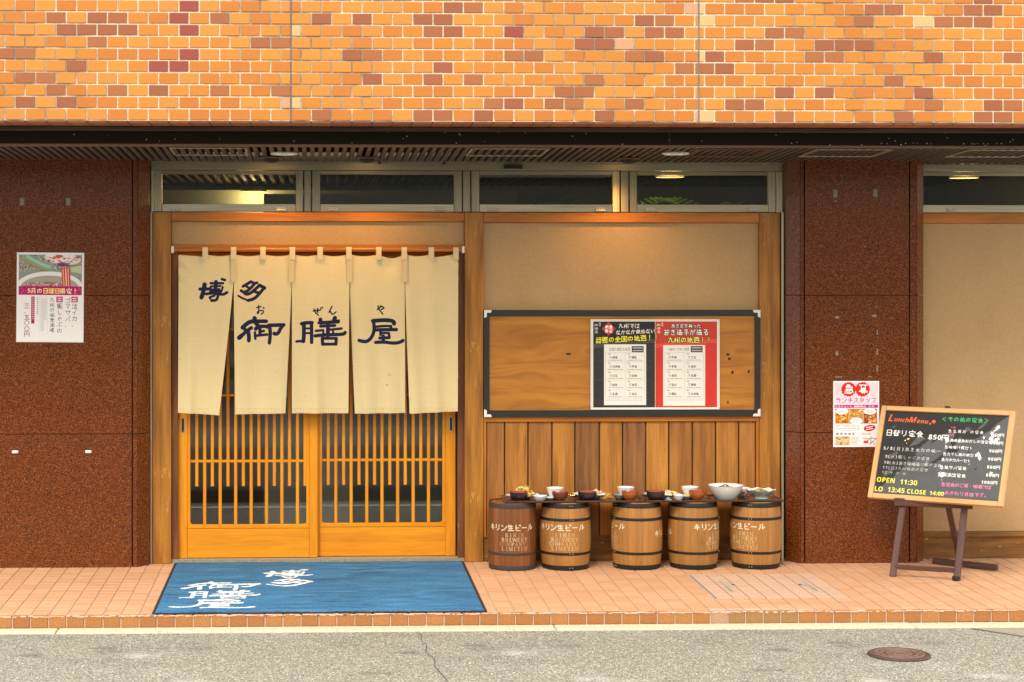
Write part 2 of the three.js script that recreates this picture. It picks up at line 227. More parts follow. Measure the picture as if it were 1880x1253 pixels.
M.asphalt = std({ color: lin(0.95, 0.96, 0.93), map: canvasTex(2048, 2048, (g, w, h) => { g.fillStyle = '#858278'; g.fillRect(0, 0, w, h); specks(g, w, h, 60000, 2, 6, ['#9a978c', '#8b887e', '#79776e', '#aca89c', '#6a6861', '#a09a88', '#bcb7aa', '#8f8a82']); specks(g, w, h, 11000, 2, 5.5, ['#cfcabd', '#c6bca8', '#dcd8ce']); specks(g, w, h, 12000, 1.6, 5, ['#45443f', '#3b3a36', '#514e48']); for (let i = 0; i < 26; i++) { const X = rnd() * w, Y = rnd() * h, R = rr(60, 260); for (let k = 0; k < 90; k++) { g.fillStyle = i % 3 ? 'rgba(60,58,52,0.022)' : 'rgba(214,208,194,0.04)'; g.beginPath(); g.ellipse(X + rr(-1, 1) * R, Y + rr(-1, 1) * R * 0.5, rr(8, 60), rr(5, 30), rnd() * 3, 0, 6.3); g.fill(); } } g.strokeStyle = 'rgba(40,38,34,0.5)'; for (let i = 0; i < 5; i++) { let X = rnd() * w, Y = rnd() * h; g.lineWidth = rr(2, 4); g.beginPath(); g.moveTo(X, Y); for (let k = 0; k < 26; k++) { X += rr(-6, 22); Y += rr(-16, 16); g.lineTo(X, Y); } g.stroke(); } }), roughness: 0.9 });
M.asphalt.map.repeat.set(0.5, 0.5);
M.asphalt.bumpMap = M.asphalt.map; M.asphalt.bumpScale = 0.003;
M.concrete = std({ color: lin(0.86, 0.84, 0.78), map: canvasTex(512, 512, (g, w, h) => { g.fillStyle = '#d9cdb6'; g.fillRect(0, 0, w, h); specks(g, w, h, 5000, 1, 3.5, ['#e6dcc8', '#cfc2a9', '#c4b69c', '#ece4d2']); specks(g, w, h, 160, 2, 7, ['#b3a68c', '#a5987e', '#bfb595'], 0.4); }), roughness: 0.9 });
M.patch = std({ map: M.concrete.map, color: lin(0.42, 0.42, 0.4), roughness: 0.95 });
M.glass = phy({ color: 0xffffff, transmission: 1, thickness: 0, roughness: 0.01, ior: 1.85 });
M.room = std({ color: lin(0.28, 0.22, 0.16), roughness: 0.9 });
M.sill = std({ map: M.concrete.map, color: lin(0.42, 0.42, 0.38), roughness: 0.9 });
M.bronze = phy({ color: lin(0.012, 0.0085, 0.005), roughness: 0.8, specularIntensity: 0.35 });
M.trim = std({ color: lin(0.14, 0.075, 0.045), roughness: 0.6 });

// ---------------------------------------------------------------- ground: road, gutter, pavement
const ROAD_Y = -0.1, SL = 0.013, pav = (z) => -SL * z;      // the pavement falls towards the street
{
  const road = struct('road', 0, ROAD_Y, 0);
  const g = new THREE.PlaneGeometry(80, 60).rotateX(-Math.PI / 2); part('asphalt', uvm(g, 'x'), M.asphalt, road, 0, 0, 31.7 - 1.55 + 1.5);
  const line = uvm(new THREE.PlaneGeometry(60, 0.13).rotateX(-Math.PI / 2)); part('edge_line', line, std({ color: lin(0.75, 0.75, 0.72), roughness: 0.7 }), road, 0, 0.004, 3.4);
  // pale concrete reinstatement at the right, with the crack along its edge
  const s = new THREE.Shape([[3.72, -1.74], [3.98, -2.05], [4.2, -2.42], [5.2, -2.6], [5.6, -1.74]].map((p) => new THREE.Vector2(...p)));
  part('concrete_patch', uvm(new THREE.ShapeGeometry(s).rotateX(-Math.PI / 2)), M.patch, road, 0, 0.004, 0);
  const cr = []; for (const pts of [[[3.70, 1.74], [3.78, 1.83], [3.9, 1.93], [3.97, 2.05], [4.08, 2.2], [4.2, 2.42], [4.4, 2.7]], [[0.575, 1.74], [0.59, 1.86], [0.575, 1.99], [0.6, 2.12], [0.585, 2.3], [0.62, 2.48], [0.61, 2.66], [0.65, 3.0]]])
  for (let i = 0; i + 1 < pts.length; i++) { const a = pts[i], b = pts[i + 1], l = Math.hypot(b[0] - a[0], b[1] - a[1]); cr.push(new THREE.PlaneGeometry(l + 0.01, rr(0.002, 0.005)).rotateX(-Math.PI / 2).rotateY(-Math.atan2(b[1] - a[1], b[0] - a[0])).translate((a[0] + b[0]) / 2, 0.008, (a[1] + b[1]) / 2)); }
  part('crack', merge(cr), std({ color: lin(0.07, 0.068, 0.06), roughness: 1 }), road);
  const gut = struct('gutter', 0, ROAD_Y, 0); let x = -6;
  for (const e of [-4.7, -3.3, -1.46, 1.36, 3.42, 4.15, 6, 8]) { bar('gutter_block', M.concrete, gut, x + 0.003, e - 0.003, -0.06, 0.008 + rr(-0.002, 0.002), 1.585, 1.725 + rr(-0.006, 0.006), 'x', 0.006); x = e; }
}
const TP = 0.1023;
{
  const pv = struct('pavement');
  const X0 = -2.95, NX = 82, ZF = 1.58, zb = -0.25;
  // joint bed under the tiles
  const bed = new THREE.BoxGeometry(NX * TP + 0.4, 0.1, ZF - zb - 0.02); const bo = part('joint_bed', uvm(bed.toNonIndexed()), M.joint, pv, X0 + NX * TP / 2, -0.05 - 0.0045 + pav((ZF + zb) / 2), (ZF + zb) / 2 - 0.01); bo.rotation.x = Math.atan(SL);
  const front = part('kerb_bed', uvm(new THREE.BoxGeometry(NX * TP + 0.4, 0.07, 0.05).toNonIndexed()), M.jointPale, pv, X0 + NX * TP / 2, pav(ZF) - 0.045, ZF - 0.032);
  const tileG = [0, 1, 2, 3].map((i) => uvm(cbox(TP - 0.006, 0.012, TP - 0.0055, 0.0015), 'x', i * 0.27, i * 0.13));
  const noseG = [0, 1, 2].map((i) => uvm(cbox(TP - 0.0055 - i * 0.0006, 0.074, 0.03, 0.005), 'x', i * 0.21, i * 0.37));
  const capG = [0, 1, 2].map((i) => uvm(cbox(TP - 0.006, 0.012, 0.045, 0.003), 'x', i * 0.4, i * 0.2));
  const inLid = (x, z) => x > 2.385 && x < 3.19 && z > 0.385 && z < 1.2, inMat = (x, z) => false;
  const rest = M.tiles.map(() => []); let made = 0;
  for (let i = 0; i < NX; i++) {
    const x = X0 + (i + 0.5) * TP, odd = i === 51, tan = i > 51 && i < 56, pink = i === 9 || i === 10;
    const nose = part('kerb_tile', noseG[i % 3], odd || pink ? M.kerbPink : tan ? M.kerbTan : M.kerbs[(rnd() * 3) | 0], pv, x, pav(ZF) - 0.037 + rr(-0.001, 0.001), ZF - 0.015 + rr(-0.0012, 0.0012));
    nose.rotation.y = rr(-0.008, 0.008);
    part('edge_tile', capG[i % 3], pink || odd || tan ? M.pinkTiles[i % 3] : M.tiles[(rnd() * 4) | 0], pv, x, pav(ZF - 0.055) - 0.006 + 0.001, ZF - 0.055).rotation.x = Math.atan(SL);
    for (let j = 0; j < 18; j++) {
      const z = ZF - 0.08 - (j + 0.5) * TP; if (z < zb || inLid(x, z) || inMat(x, z)) continue;
      const mi = (rnd() * 4) | 0, g = tileG[(rnd() * 4) | 0], y = pav(z) - 0.006 + rr(-0.0006, 0.0006);
      if (j < 2 && x > -2.2 && x < 4.5) { part('floor_tile', g, M.tiles[mi], pv, x, y, z).rotation.x = Math.atan(SL); made++; }
      else rest[mi].push(g.clone().rotateX(Math.atan(SL)).translate(x, y, z));
    }
  }
  const worn = []; for (let x = -2.4; x < 4.9; x += rr(0.012, 0.05)) { const w = rr(0.012, 0.06); worn.push(at(cbox(w, rr(0.003, 0.009), 0.004, 0.001), x, pav(ZF) - rr(0.003, 0.009), ZF + 0.0002)); } part('worn_mortar_edge', merge(worn), std({ color: lin(0.72, 0.52, 0.42), roughness: 0.95 }), pv).userData.kind = 'stuff';
  rest.forEach((l, i) => { const o = part('floor_tiles', merge(l), M.tiles[i], pv); o.userData.kind = 'stuff'; });
}
{ // tiled lid over an underfloor pit
  const lid = thing('access_cover', 'square tiled access cover of paler pink tiles let into the pavement', 'access cover', 2.79, pav(0.79), 0.79);
  const g = [0, 1, 2].map((i) => uvm(cbox(0.094, 0.012, 0.084, 0.0015), 'x', i * 0.3, i * 0.17));
  part('frame_bed', uvm(new THREE.BoxGeometry(0.804, 0.02, 0.812).toNonIndexed()), M.grout, lid, 0, -0.0135, 0).rotation.x = Math.atan(SL);
  for (let i = 0; i < 8; i++) for (let j = 0; j < 9; j++) { const x = -0.4 + (i + 0.5) * 0.1, z = -0.405 + (j + 0.5) * 0.09; part('floor_tile', g[(i * 7 + j * 5) % 3], M.pinkTiles[(rnd() * 3) | 0], lid, x, -SL * z - 0.006, z).rotation.x = Math.atan(SL); }
  for (const sx of [-0.26, 0.26]) { const h = part('lifting_slot', merge([at(cbox(0.012, 0.004, 0.34, 0.001), 0, 0, 0), at(cbox(0.05, 0.004, 0.03, 0.001), 0.03 * Math.sign(-sx), 0, -0.02)]), std({ color: lin(0.36, 0.38, 0.36), roughness: 0.6 }), lid, sx, 0.003, 0.02); part('key_hole', uvm(new THREE.CylinderGeometry(0.011, 0.011, 0.004, 14).toNonIndexed()), M.black, h, 0.05 * Math.sign(-sx), 0.002, -0.03); }
}
{ // iron lid in the road
  const c = thing('valve_cover', 'small round rust brown iron cover set in the asphalt', 'manhole cover', 3.085, ROAD_Y, 2.455);
  part('rim', uvm(new THREE.TorusGeometry(0.155, 0.009, 8, 48).rotateX(Math.PI / 2).toNonIndexed()), std({ color: lin(0.075, 0.04, 0.03), roughness: 0.6 }), c, 0, 0.004, 0);
  const pm = std({ color: lin(0.11, 0.055, 0.04), roughness: 0.55, bumpMap: canvasTex(256, 256, (g, w, h) => { g.fillStyle = '#000'; g.fillRect(0, 0, w, h); g.strokeStyle = '#fff'; g.lineWidth = 9; for (let r = 20; r < 125; r += 26) { g.beginPath(); g.arc(128, 128, r, 0, 6.3); g.stroke(); } for (let a = 0; a < 12; a++) { g.beginPath(); g.moveTo(128, 128); g.lineTo(128 + 120 * Math.cos(a * 0.5236), 128 + 120 * Math.sin(a * 0.5236)); g.stroke(); } }, false), bumpScale: 0.004 });
  const rel = []; for (const q of [0.03, 0.062, 0.094, 0.126]) rel.push(new THREE.TorusGeometry(q, 0.005, 5, 36).rotateX(Math.PI / 2).scale(1, 0.8, 1)); for (let a = 0; a < 14; a++) rel.push(at(cbox(0.022, 0.006, 0.008, 0.001), 0.11, 0, 0).rotateY(a * 0.4488)); for (let a = 0; a < 8; a++) rel.push(at(cbox(0.022, 0.006, 0.008, 0.001), 0.047, 0, 0).rotateY(a * 0.7854)); part('cast_pattern', merge(rel), std({ color: lin(0.2, 0.12, 0.09), roughness: 0.5 }), c, 0, 0.011, 0);
  part('plate', new THREE.CylinderGeometry(0.15, 0.15, 0.016, 48), pm, c, 0, 0.002, 0);
}

// ---------------------------------------------------------------- upper brick facade with its beam
const BZ = 1.33, BY = 2.812, BP = 0.1187, RP = 0.0703, BX = -0.146;
{
  const fac = thing('brick_facade', 'upper wall faced with small orange and red brick tiles above the shopfront', 'brick wall', 1.2, BY, BZ);
  const red = { 10: [22, 23, 24, 34], 9: [7, 8, 28, 29, 33, 34], 8: [-12, -10, -9, -4, 1, 3, 6, 7, 17, 18, 28, 32, 33, 34], 7: [-12, -11, -10, -9, 6, 7, 14, 15, 17, 18, 23, 24], 6: [-10, -2, -1, 14, 15, 22, 23, 26, 27, 28], 5: [-15, -14, 2, 3, 10, 11, 16, 17, 20, 25, 26, 31, 35], 4: [-11, 7, 19, 20, 21], 3: [-14, -13, 3, 6, 8, 14, 29], 2: [-12, -9, -7, -4, -1, 13, 14, 24, 26, 31], 1: [-14, -12, 9, 10, 12, 13, 16, 21, 22, 31, 34, 35], 0: [1, 6, 7, 9, 15, 20, 24, 30, 34, 35] };
  const deep = { 9: [-6], 8: [-6], 7: [-6, 10], 5: [-6], 4: [-7, -6] };
  part('wall_body', uvm(at(new THREE.BoxGeometry(9, 1.45, 0.28), 0, 0.725, -0.1495).toNonIndexed()), M.mortar, fac, 0, 0, 0.0);
  const gf = [0, 1, 2, 3].map((i) => uvm(cbox(BP - 0.0085, RP - 0.009, 0.014, 0.0018), 'x', i * 0.31, i * 0.17)), gh = uvm(cbox(BP / 2 - 0.009, RP - 0.0095, 0.014, 0.0018));
  const joints = [BX, 2.253], panels = [[-26, 0], [0, 20.22], [20.22, 44]].map(() => { const p = new THREE.Group(); p.name = 'brick_panel'; fac.add(p); return p; });
  for (let k = 0; k < 13; k++) {
    const off = k % 2 ? 0.5 : 0;
    for (let i = -22; i < 41; i++) {
      let a = BX + (i + off) * BP, b = a + BP;
      if (b < -2.75 || a > 5.1) continue;
      const segs = []; const cut = joints.find((j) => a < j - 0.008 && b > j + 0.008);
      if (cut !== undefined) segs.push([a, cut - 0.001], [cut + 0.001, b]); else segs.push([a, b]);
      segs.forEach(([s, e], n) => {
        const w = e - s, full = w > BP * 0.9, half = Math.abs(w - BP / 2) < 0.012; if (w < 0.02) return;
        let m = M.bricks[(rnd() * 6) | 0]; const key = i;
        if (k > 10 ? rnd() < 0.16 : (red[k] || []).includes(key)) m = M.redBricks[(rnd() * 3) | 0];
        if ((deep[k] || []).includes(key)) m = M.darkRed; if (k === 6 && i === 16) m = M.paleBrick; if (k === 8 && i === 31) m = M.creamBrick;
        if (!full && rnd() < 0.18) m = n ? M.creamBrick : M.paleBrick;
        const xc = (s + e) / 2, p = panels[xc < joints[0] ? 0 : xc < joints[1] ? 1 : 2];
        const o = part('brick', full ? gf[(rnd() * 4) | 0] : half ? gh : uvm(cbox(w - 0.009, RP - 0.0095, 0.014, 0.0018)), m, p, xc - 1.2, (k + 0.5) * RP + 0.001, -0.012 + rr(-0.0012, 0.0012));
        o.rotation.z = rr(-0.004, 0.004); o.rotation.y = rr(-0.006, 0.006);
      });
    }
  }
  for (const j of joints) part('expansion_joint', uvm(cbox(0.006, 13 * RP, 0.012, 0.001)), std({ color: lin(0.16, 0.17, 0.19), roughness: 0.8 }), fac, j - 1.2, 13 * RP / 2, -0.0105);
  // brick underside of the fascia
  const ug = uvm(cbox(BP - 0.006, 0.012, 0.3, 0.002));
  for (let i = -22; i < 41; i++) { const x = BX + (i + 0.5) * BP; if (x > -2.75 && x < 5.1) part('soffit_brick', ug, M.redBricks[(rnd() * 3) | 0], fac, x - 1.2, -0.004, -0.165); }
  const bm = thing('soffit_beam', 'dark bronze metal beam under the brick fascia dotted with white specks', 'beam', 1.2, 2.70, 1.0);
  part('beam_face', uvm(cbox(9, 0.118, 0.05, 0.004)), M.bronze, bm, 0, 0.055, -0.012);
  part('lower_trim', uvm(cbox(9, 0.014, 0.06, 0.002)), M.trim, bm, 0, -0.008, -0.014);
  const dots = []; for (let i = 0; i < 46; i++) dots.push(at(new THREE.IcosahedronGeometry(rr(0.0015, 0.0034), 1), rr(-3.2, 3.4), rr(0.0, 0.1), 0.0145));
  for (let i = 0; i < 14; i++) dots.push(at(new THREE.IcosahedronGeometry(rr(0.0015, 0.003), 1), rr(2.2, 3.2), 0.012 + rr(-0.002, 0.002), 0.0145));
  part('paint_specks', merge(dots), M.white, bm);
  part('beam_joint', uvm(cbox(0.008, 0.112, 0.004, 0.001)), M.black, bm, 2.14 - 1.2, 0.055, 0.0145);
}

// ---------------------------------------------------------------- slatted soffit with its frames and lamps
const sof = (z) => 2.664 + 0.036 * z, SA = Math.atan(0.036);
{
  const s = thing('slatted_soffit', 'dark brown slatted ceiling of the canopy over the pavement', 'soffit', 1.2, sof(0.42), 0.42);
  const g = [0, 1, 2].map((i) => uvm(cbox(0.027, 0.03, 1.16, 0.002), 'z', i * 0.3, i * 0.11));
  for (let x = -2.75; x < 5.15; x += 0.0505) { const o = part('slat', g[(rnd() * 3) | 0], M.slat, s, x - 1.2, 0.015, -0.005); o.rotation.x = -SA; o.rotation.z = rr(-0.02, 0.02); }
  const b = part('backing', uvm(new THREE.BoxGeometry(8.6, 0.02, 1.3).toNonIndexed()), M.slat, s, 0, 0.085, 0); b.rotation.x = -SA;
  for (const z of [-0.22, 0.2]) part('cross_batten', uvm(cbox(8.4, 0.03, 0.03, 0.002)), M.slat, s, 0, 0.046 + z * 0.036, z);
}
for (const [x0, x1, pale, lab] of [[-0.9, -0.425, 1, 'steel framed ceiling hatch over the curtained doorway'], [0.954, 1.44, 1, 'steel framed ceiling hatch over the post between door and notice board'], [2.36, 2.82, 0, 'brown framed ceiling hatch blending into the slats'], [3.1, 3.575, 1, 'steel framed ceiling hatch over the right granite pillar'], [4.05, 4.53, 1, 'steel framed ceiling hatch over the right end bay']]) {
  const zc = 0.57, h = thing('ceiling_hatch', lab, 'ceiling hatch', (x0 + x1) / 2, sof(zc) - 0.003, zc, 'hatches in the slatted soffit'), w = x1 - x0, m = pale ? std({ map: M.steelTex, color: lin(0.5, 0.43, 0.34), roughness: 0.45 }) : M.trim;
  for (const z of [-0.215, 0.215]) part('frame_bar', uvm(cbox(w, 0.008, 0.013, 0.002)), m, h, 0, z * 0.036, z);
  for (const x of [-w / 2, w / 2]) part('frame_bar', uvm(cbox(0.013, 0.008, 0.417, 0.002)), m, h, x * 0.97, 0, 0).rotation.x = -SA;
  const cl = []; for (let i = 0; i < 8; i++) for (const z of [-0.17, 0.24]) cl.push(at(cbox(0.02, 0.004, 0.022, 0.001), -w / 2 + 0.035 + i * (w - 0.06) / 7.4, -0.002 + z * 0.036, z)); if (pale) for (const q of cl) part('clip', q, M.screw, h);
}
for (const [x, z, lab] of [[-0.2, 0.47, 'white downlight ring in the soffit above the doorway'], [2.27, 0.53, 'white downlight ring in the soffit above the notice board']]) {
  const d = thing('downlight', lab, 'downlight', x, sof(z), z, 'unlit downlights');
  part('trim_ring', new THREE.LatheGeometry([[0.055, 0.012], [0.082, 0.004], [0.088, -0.008], [0.074, -0.012], [0.05, 0.02]].map((p) => new THREE.Vector2(...p)), 32), M.white, d);
  part('reflector', new THREE.LatheGeometry([[0.001, 0.05], [0.04, 0.04], [0.062, 0.0], [0.064, -0.008]].map((p) => new THREE.Vector2(...p)), 28), std({ color: lin(0.85, 0.85, 0.83), metalness: 0.8, roughness: 0.25 }), d);
}
for (const [x, z, tx, lab] of [[-0.29, 0.19, -0.25, 'black tilted spotlight in the soffit above the left door leaf'], [0.33, 0.19, 0.3, 'black tilted spotlight in the soffit above the right door leaf'], [2.03, 0.17, 1.98, 'black tilted spotlight in the soffit above the plaster panel']]) {
  const d = thing('spotlight_fitting', lab, 'spotlight', x, sof(z), z, 'lit wall spotlights');
  part('trim_ring', new THREE.LatheGeometry([[0.05, 0.014], [0.075, 0.004], [0.082, -0.006], [0.07, -0.01], [0.048, 0.01]].map((p) => new THREE.Vector2(...p)), 28), M.trim, d);
  const can = part('lamp_housing', new THREE.LatheGeometry([[0.001, 0.03], [0.045, 0.03], [0.047, -0.022], [0.04, -0.024], [0.038, 0.012], [0.001, 0.012]].map((p) => new THREE.Vector2(...p)), 24), M.black, d, 0, 0.0, 0.0); can.rotation.x = 0.35;
  part('lamp_glow', new THREE.CircleGeometry(0.034, 20).rotateX(Math.PI / 2), std({ color: 0x000000, emissive: new THREE.Color(1, 0.62, 0.22), emissiveIntensity: 6 }), can, 0, -0.012, 0);
  const l = new THREE.SpotLight(new THREE.Color(1, 0.52, 0.14), 1.0, 0, 1.15, 1, 2); l.position.set(x, sof(z) - 0.05, z + 0.04); l.target.position.set(tx, 0.6, -0.17); l.castShadow = true; l.shadow.radius = 2; scene.add(l, l.target);
}

// ---------------------------------------------------------------- granite pillars
function pillar(name, label, faces, joints) {          // faces: [x0,z0,x1,z1] runs seen from the front
  const [ox] = faces[0]; const t = thing(name, label, 'pillar', ox, 0, 0);
  const ys = [-0.02, ...joints, 2.72];
  for (const [x0, z0, x1, z1] of faces) {
    const l = Math.hypot(x1 - x0, z1 - z0), a = -Math.atan2(z1 - z0, x1 - x0);
    for (let i = 0; i + 1 < ys.length; i++) { const h = ys[i + 1] - ys[i] - 0.003; const o = part('granite_slab', uvm(cbox(l - 0.003, h, 0.03, 0.002), 'x', rr(0, 3), rr(0, 3)), M.granite, t, (x0 + x1) / 2 - ox + Math.sin(-a) * 0.015, ys[i] + h / 2 + 0.0015, (z0 + z1) / 2 - Math.cos(a) * 0.015); o.rotation.y = a; }
  }
  const xs = faces.map((f) => f[0]).concat(faces.map((f) => f[2])), xa = Math.min(...xs), xb = Math.max(...xs);
  part('core', uvm(new THREE.BoxGeometry(xb - xa - 0.1, 2.76, 0.3).toNonIndexed()), M.grout, t, (xa + xb) / 2 - ox, 1.34, -0.2);
  return t;
}
pillar('granite_pillar', 'wide polished red granite pillar left of the curtained doorway', [[-2.9, 0, -1.203, 0], [-1.198, -0.004, -1.166, -0.004], [-1.163, -0.006, -1.092, -0.1]], [0.872, 1.777]);
pillar('granite_pillar', 'polished red granite pillar with grooved corners right of the barrels', [[3.13, -0.1, 3.205, -0.006], [3.208, -0.004, 3.232, -0.004], [3.237, 0, 3.934, 0], [3.94, -0.004, 3.985, -0.004], [3.988, -0.006, 4.06, -0.09]], [0.866, 1.776]);
M.plate = std({ color: lin(0.26, 0.23, 0.17), metalness: 0.4, roughness: 0.5 });
const plateG = () => merge([cbox(0.03, 0.05, 0.006, 0.002), at(new THREE.CylinderGeometry(0.006, 0.006, 0.008, 10).rotateX(Math.PI / 2), 0, 0.004, 0.004)]);
for (const [x, y, lab] of [[-1.915, 2.39, 'small steel anchor plate high on the left granite pillar, away from the doorway'], [-1.615, 2.39, 'small steel anchor plate high on the left granite pillar, nearer the doorway'], [3.438, 2.452, 'small steel anchor plate with torn tape high on the right granite pillar'], [3.706, 2.455, 'small yellowed anchor plate high on the right granite pillar, beside the end bay']])
  lone('anchor_plate', uvm(plateG()), M.plate, lab, 'anchor plate', x, y, 0.003, 'anchor plates on the pillars');
for (const [x, lab] of [[-1.96, 'white plastic stub low on the left pillar, farther from the door'], [-1.485, 'white plastic stub low on the left pillar, nearer the door']]) lone('wall_plug', cbox(0.042, 0.02, 0.012, 0.005), M.white, lab, 'wall plug', x, 0.757, 0.006, 'plastic stubs on the left pillar');
{ // scraps of old tape
  const tm = std({ color: lin(0.26, 0.19, 0.14), roughness: 0.6 });
  const l = [[3.44, 2.40, 0.05, 0.012], [3.45, 1.63, 0.05, 0.03], [3.7, 1.64, 0.06, 0.03], [3.715, 1.7, 0.012, 0.02], [3.72, 1.53, 0.015, 0.06], [3.72, 1.4, 0.02, 0.07], [3.45, 1.39, 0.035, 0.05], [3.72, 1.29, 0.018, 0.07], [3.46, 1.235, 0.09, 0.014], [3.67, 1.235, 0.05, 0.01], [3.64, 2.1, 0.02, 0.01]];
  l.forEach(([x, y, w, h], i) => { const o = lone('tape_scrap', cbox(w * 0.5, h * 0.55, 0.001, 0.0003), tm, i < 1 ? 'torn tape strip under a plate on the right pillar' : 'scrap of old tape stuck on the right granite pillar', 'tape', x, y, 0.0012, 'tape scraps on the right pillar'); o.rotation.z = rr(-0.12, 0.12); });
}

// ---------------------------------------------------------------- stainless header and transom windows
const TZ = -0.13;
function hinge(parent, x, y, z) { const h = part('hinge', merge([cbox(0.062, 0.017, 0.006, 0.001), at(new THREE.CylinderGeometry(0.004, 0.004, 0.062, 8).rotateZ(Math.PI / 2), 0, -0.011, 0.002)]), M.screw, parent, x, y, z); part('screws', merge([-0.019, 0, 0.019].map((d) => at(new THREE.CylinderGeometry(0.0034, 0.0034, 0.003, 8).rotateX(Math.PI / 2), d, 0.001, 0.0032))), M.black, h); }
function transom(label, x0, x1, gx0, gx1, hinges, tilt) {
  const t = thing('transom_window', label, 'window', (x0 + x1) / 2, 2.33, TZ, 'transom windows'), ox = (x0 + x1) / 2;
  bar('stile', M.steel, t, x0 - ox, gx0 - ox, 0, 0.273, -0.05, 0, 'y'); bar('stile', M.steel, t, gx1 - ox, x1 - ox, 0, 0.273, -0.05, 0, 'y');
  bar('rail', M.steel, t, gx0 - ox + 0.001, gx1 - ox - 0.001, 0.247, 0.273, -0.05, -0.002); bar('rail', M.steel, t, gx0 - ox + 0.001, gx1 - ox - 0.001, 0, 0.051, -0.05, -0.002);
  const p = part('pane', new THREE.PlaneGeometry(gx1 - gx0, 0.2), M.glass, t, (gx0 + gx1) / 2 - ox, 0.149, -0.025); p.rotation.x = -tilt;
  for (const h of hinges) hinge(t, h - ox, 0.021, 0.004);
  return t;
}
transom('transom window above the left door leaf', -1.067, -0.086, -1.019, -0.133, [-0.931, -0.231], 0.011);
transom('transom window above the right door leaf', -0.025, 0.969, 0.027, 0.918, [0.112, 0.824], 0.009);
transom('transom window above the left half of the plaster panel', 1.034, 2.024, 1.085, 1.976, [1.176, 1.896], 0.012);
transom('transom window above the right half of the plaster panel', 2.093, 3.074, 2.14, 3.026, [2.232, 2.92], 0.01);
transom('transom window of the end bay beyond the right pillar', 4.064, 5.0, 4.066, 4.96, [4.267], 0.01);
for (const [x0, x1, lab] of [[-0.0785, -0.0325, 'stainless mullion between the two transoms over the door'], [0.9765, 1.0265, 'stainless mullion above the central wooden post'], [2.0315, 2.0845, 'stainless mullion above the middle of the plaster panel']]) lone('mullion', uvm(cbox(x1 - x0, 0.273, 0.05, 0.002), 'y'), M.steel, lab, 'mullion', (x0 + x1) / 2, 2.4665, TZ - 0.027, 'transom mullions');
{
  const h = thing('stainless_header', 'stainless header rail running over the transom windows with screws and a sensor', 'header rail', 1.0, 2.603, TZ);
  bar('rail_body', M.steel, h, -2.09, 2.12, 0.002, 0.05, -0.06, 0.004); bar('upper_track', M.steel, h, -2.09, 2.12, 0.05, 0.061, -0.06, 0.022);
  bar('side_channel', M.steel, h, -2.09, -2.07, -0.275, 0.0, -0.06, 0.0, 'y'); bar('side_channel', M.steel, h, 2.078, 2.12, -0.275, 0.0, -0.06, 0.002, 'y');
  for (const x of [-0.931, -0.31, 0.30, 0.86, 1.56, 2.2, 2.76]) part('screw', new THREE.CylinderGeometry(0.0055, 0.0055, 0.004, 12).rotateX(Math.PI / 2), M.screw, h, x - 1, 0.026, 0.006);
  part('sensor', uvm(cbox(0.122, 0.028, 0.03, 0.003)), M.black, h, 1.31 - 1, 0.028, 0.018);
  for (const x of [-1.02, -0.52, 0.16, 0.69, 3.0]) part('hook', new THREE.TorusGeometry(0.009, 0.0018, 6, 14, 4.4), M.screw, h, x - 1, 0.05, 0.026);
  for (const x of [0.42, 0.85]) part('black_clip', uvm(cbox(0.016, 0.022, 0.02, 0.002)), M.black, h, x - 1, 0.054, 0.02);
  const e = thing('stainless_header', 'stainless header rail over the end bay beyond the right pillar', 'header rail', 4.55, 2.603, TZ);
  bar('rail_body', M.steel, e, -0.5, 0.6, 0.002, 0.05, -0.06, 0.004);
  lone('corner_channel', uvm(cbox(0.018, 2.33, 0.06, 0.002), 'y'), M.steel, 'thin stainless strip between right wooden post and granite pillar', 'metal strip', 3.114, 1.165, -0.135);
  lone('corner_channel', uvm(cbox(0.012, 2.33, 0.05, 0.002), 'y'), M.steel, 'thin stainless strip between left granite pillar and wooden post', 'metal strip', -1.088, 1.165, -0.14);
}

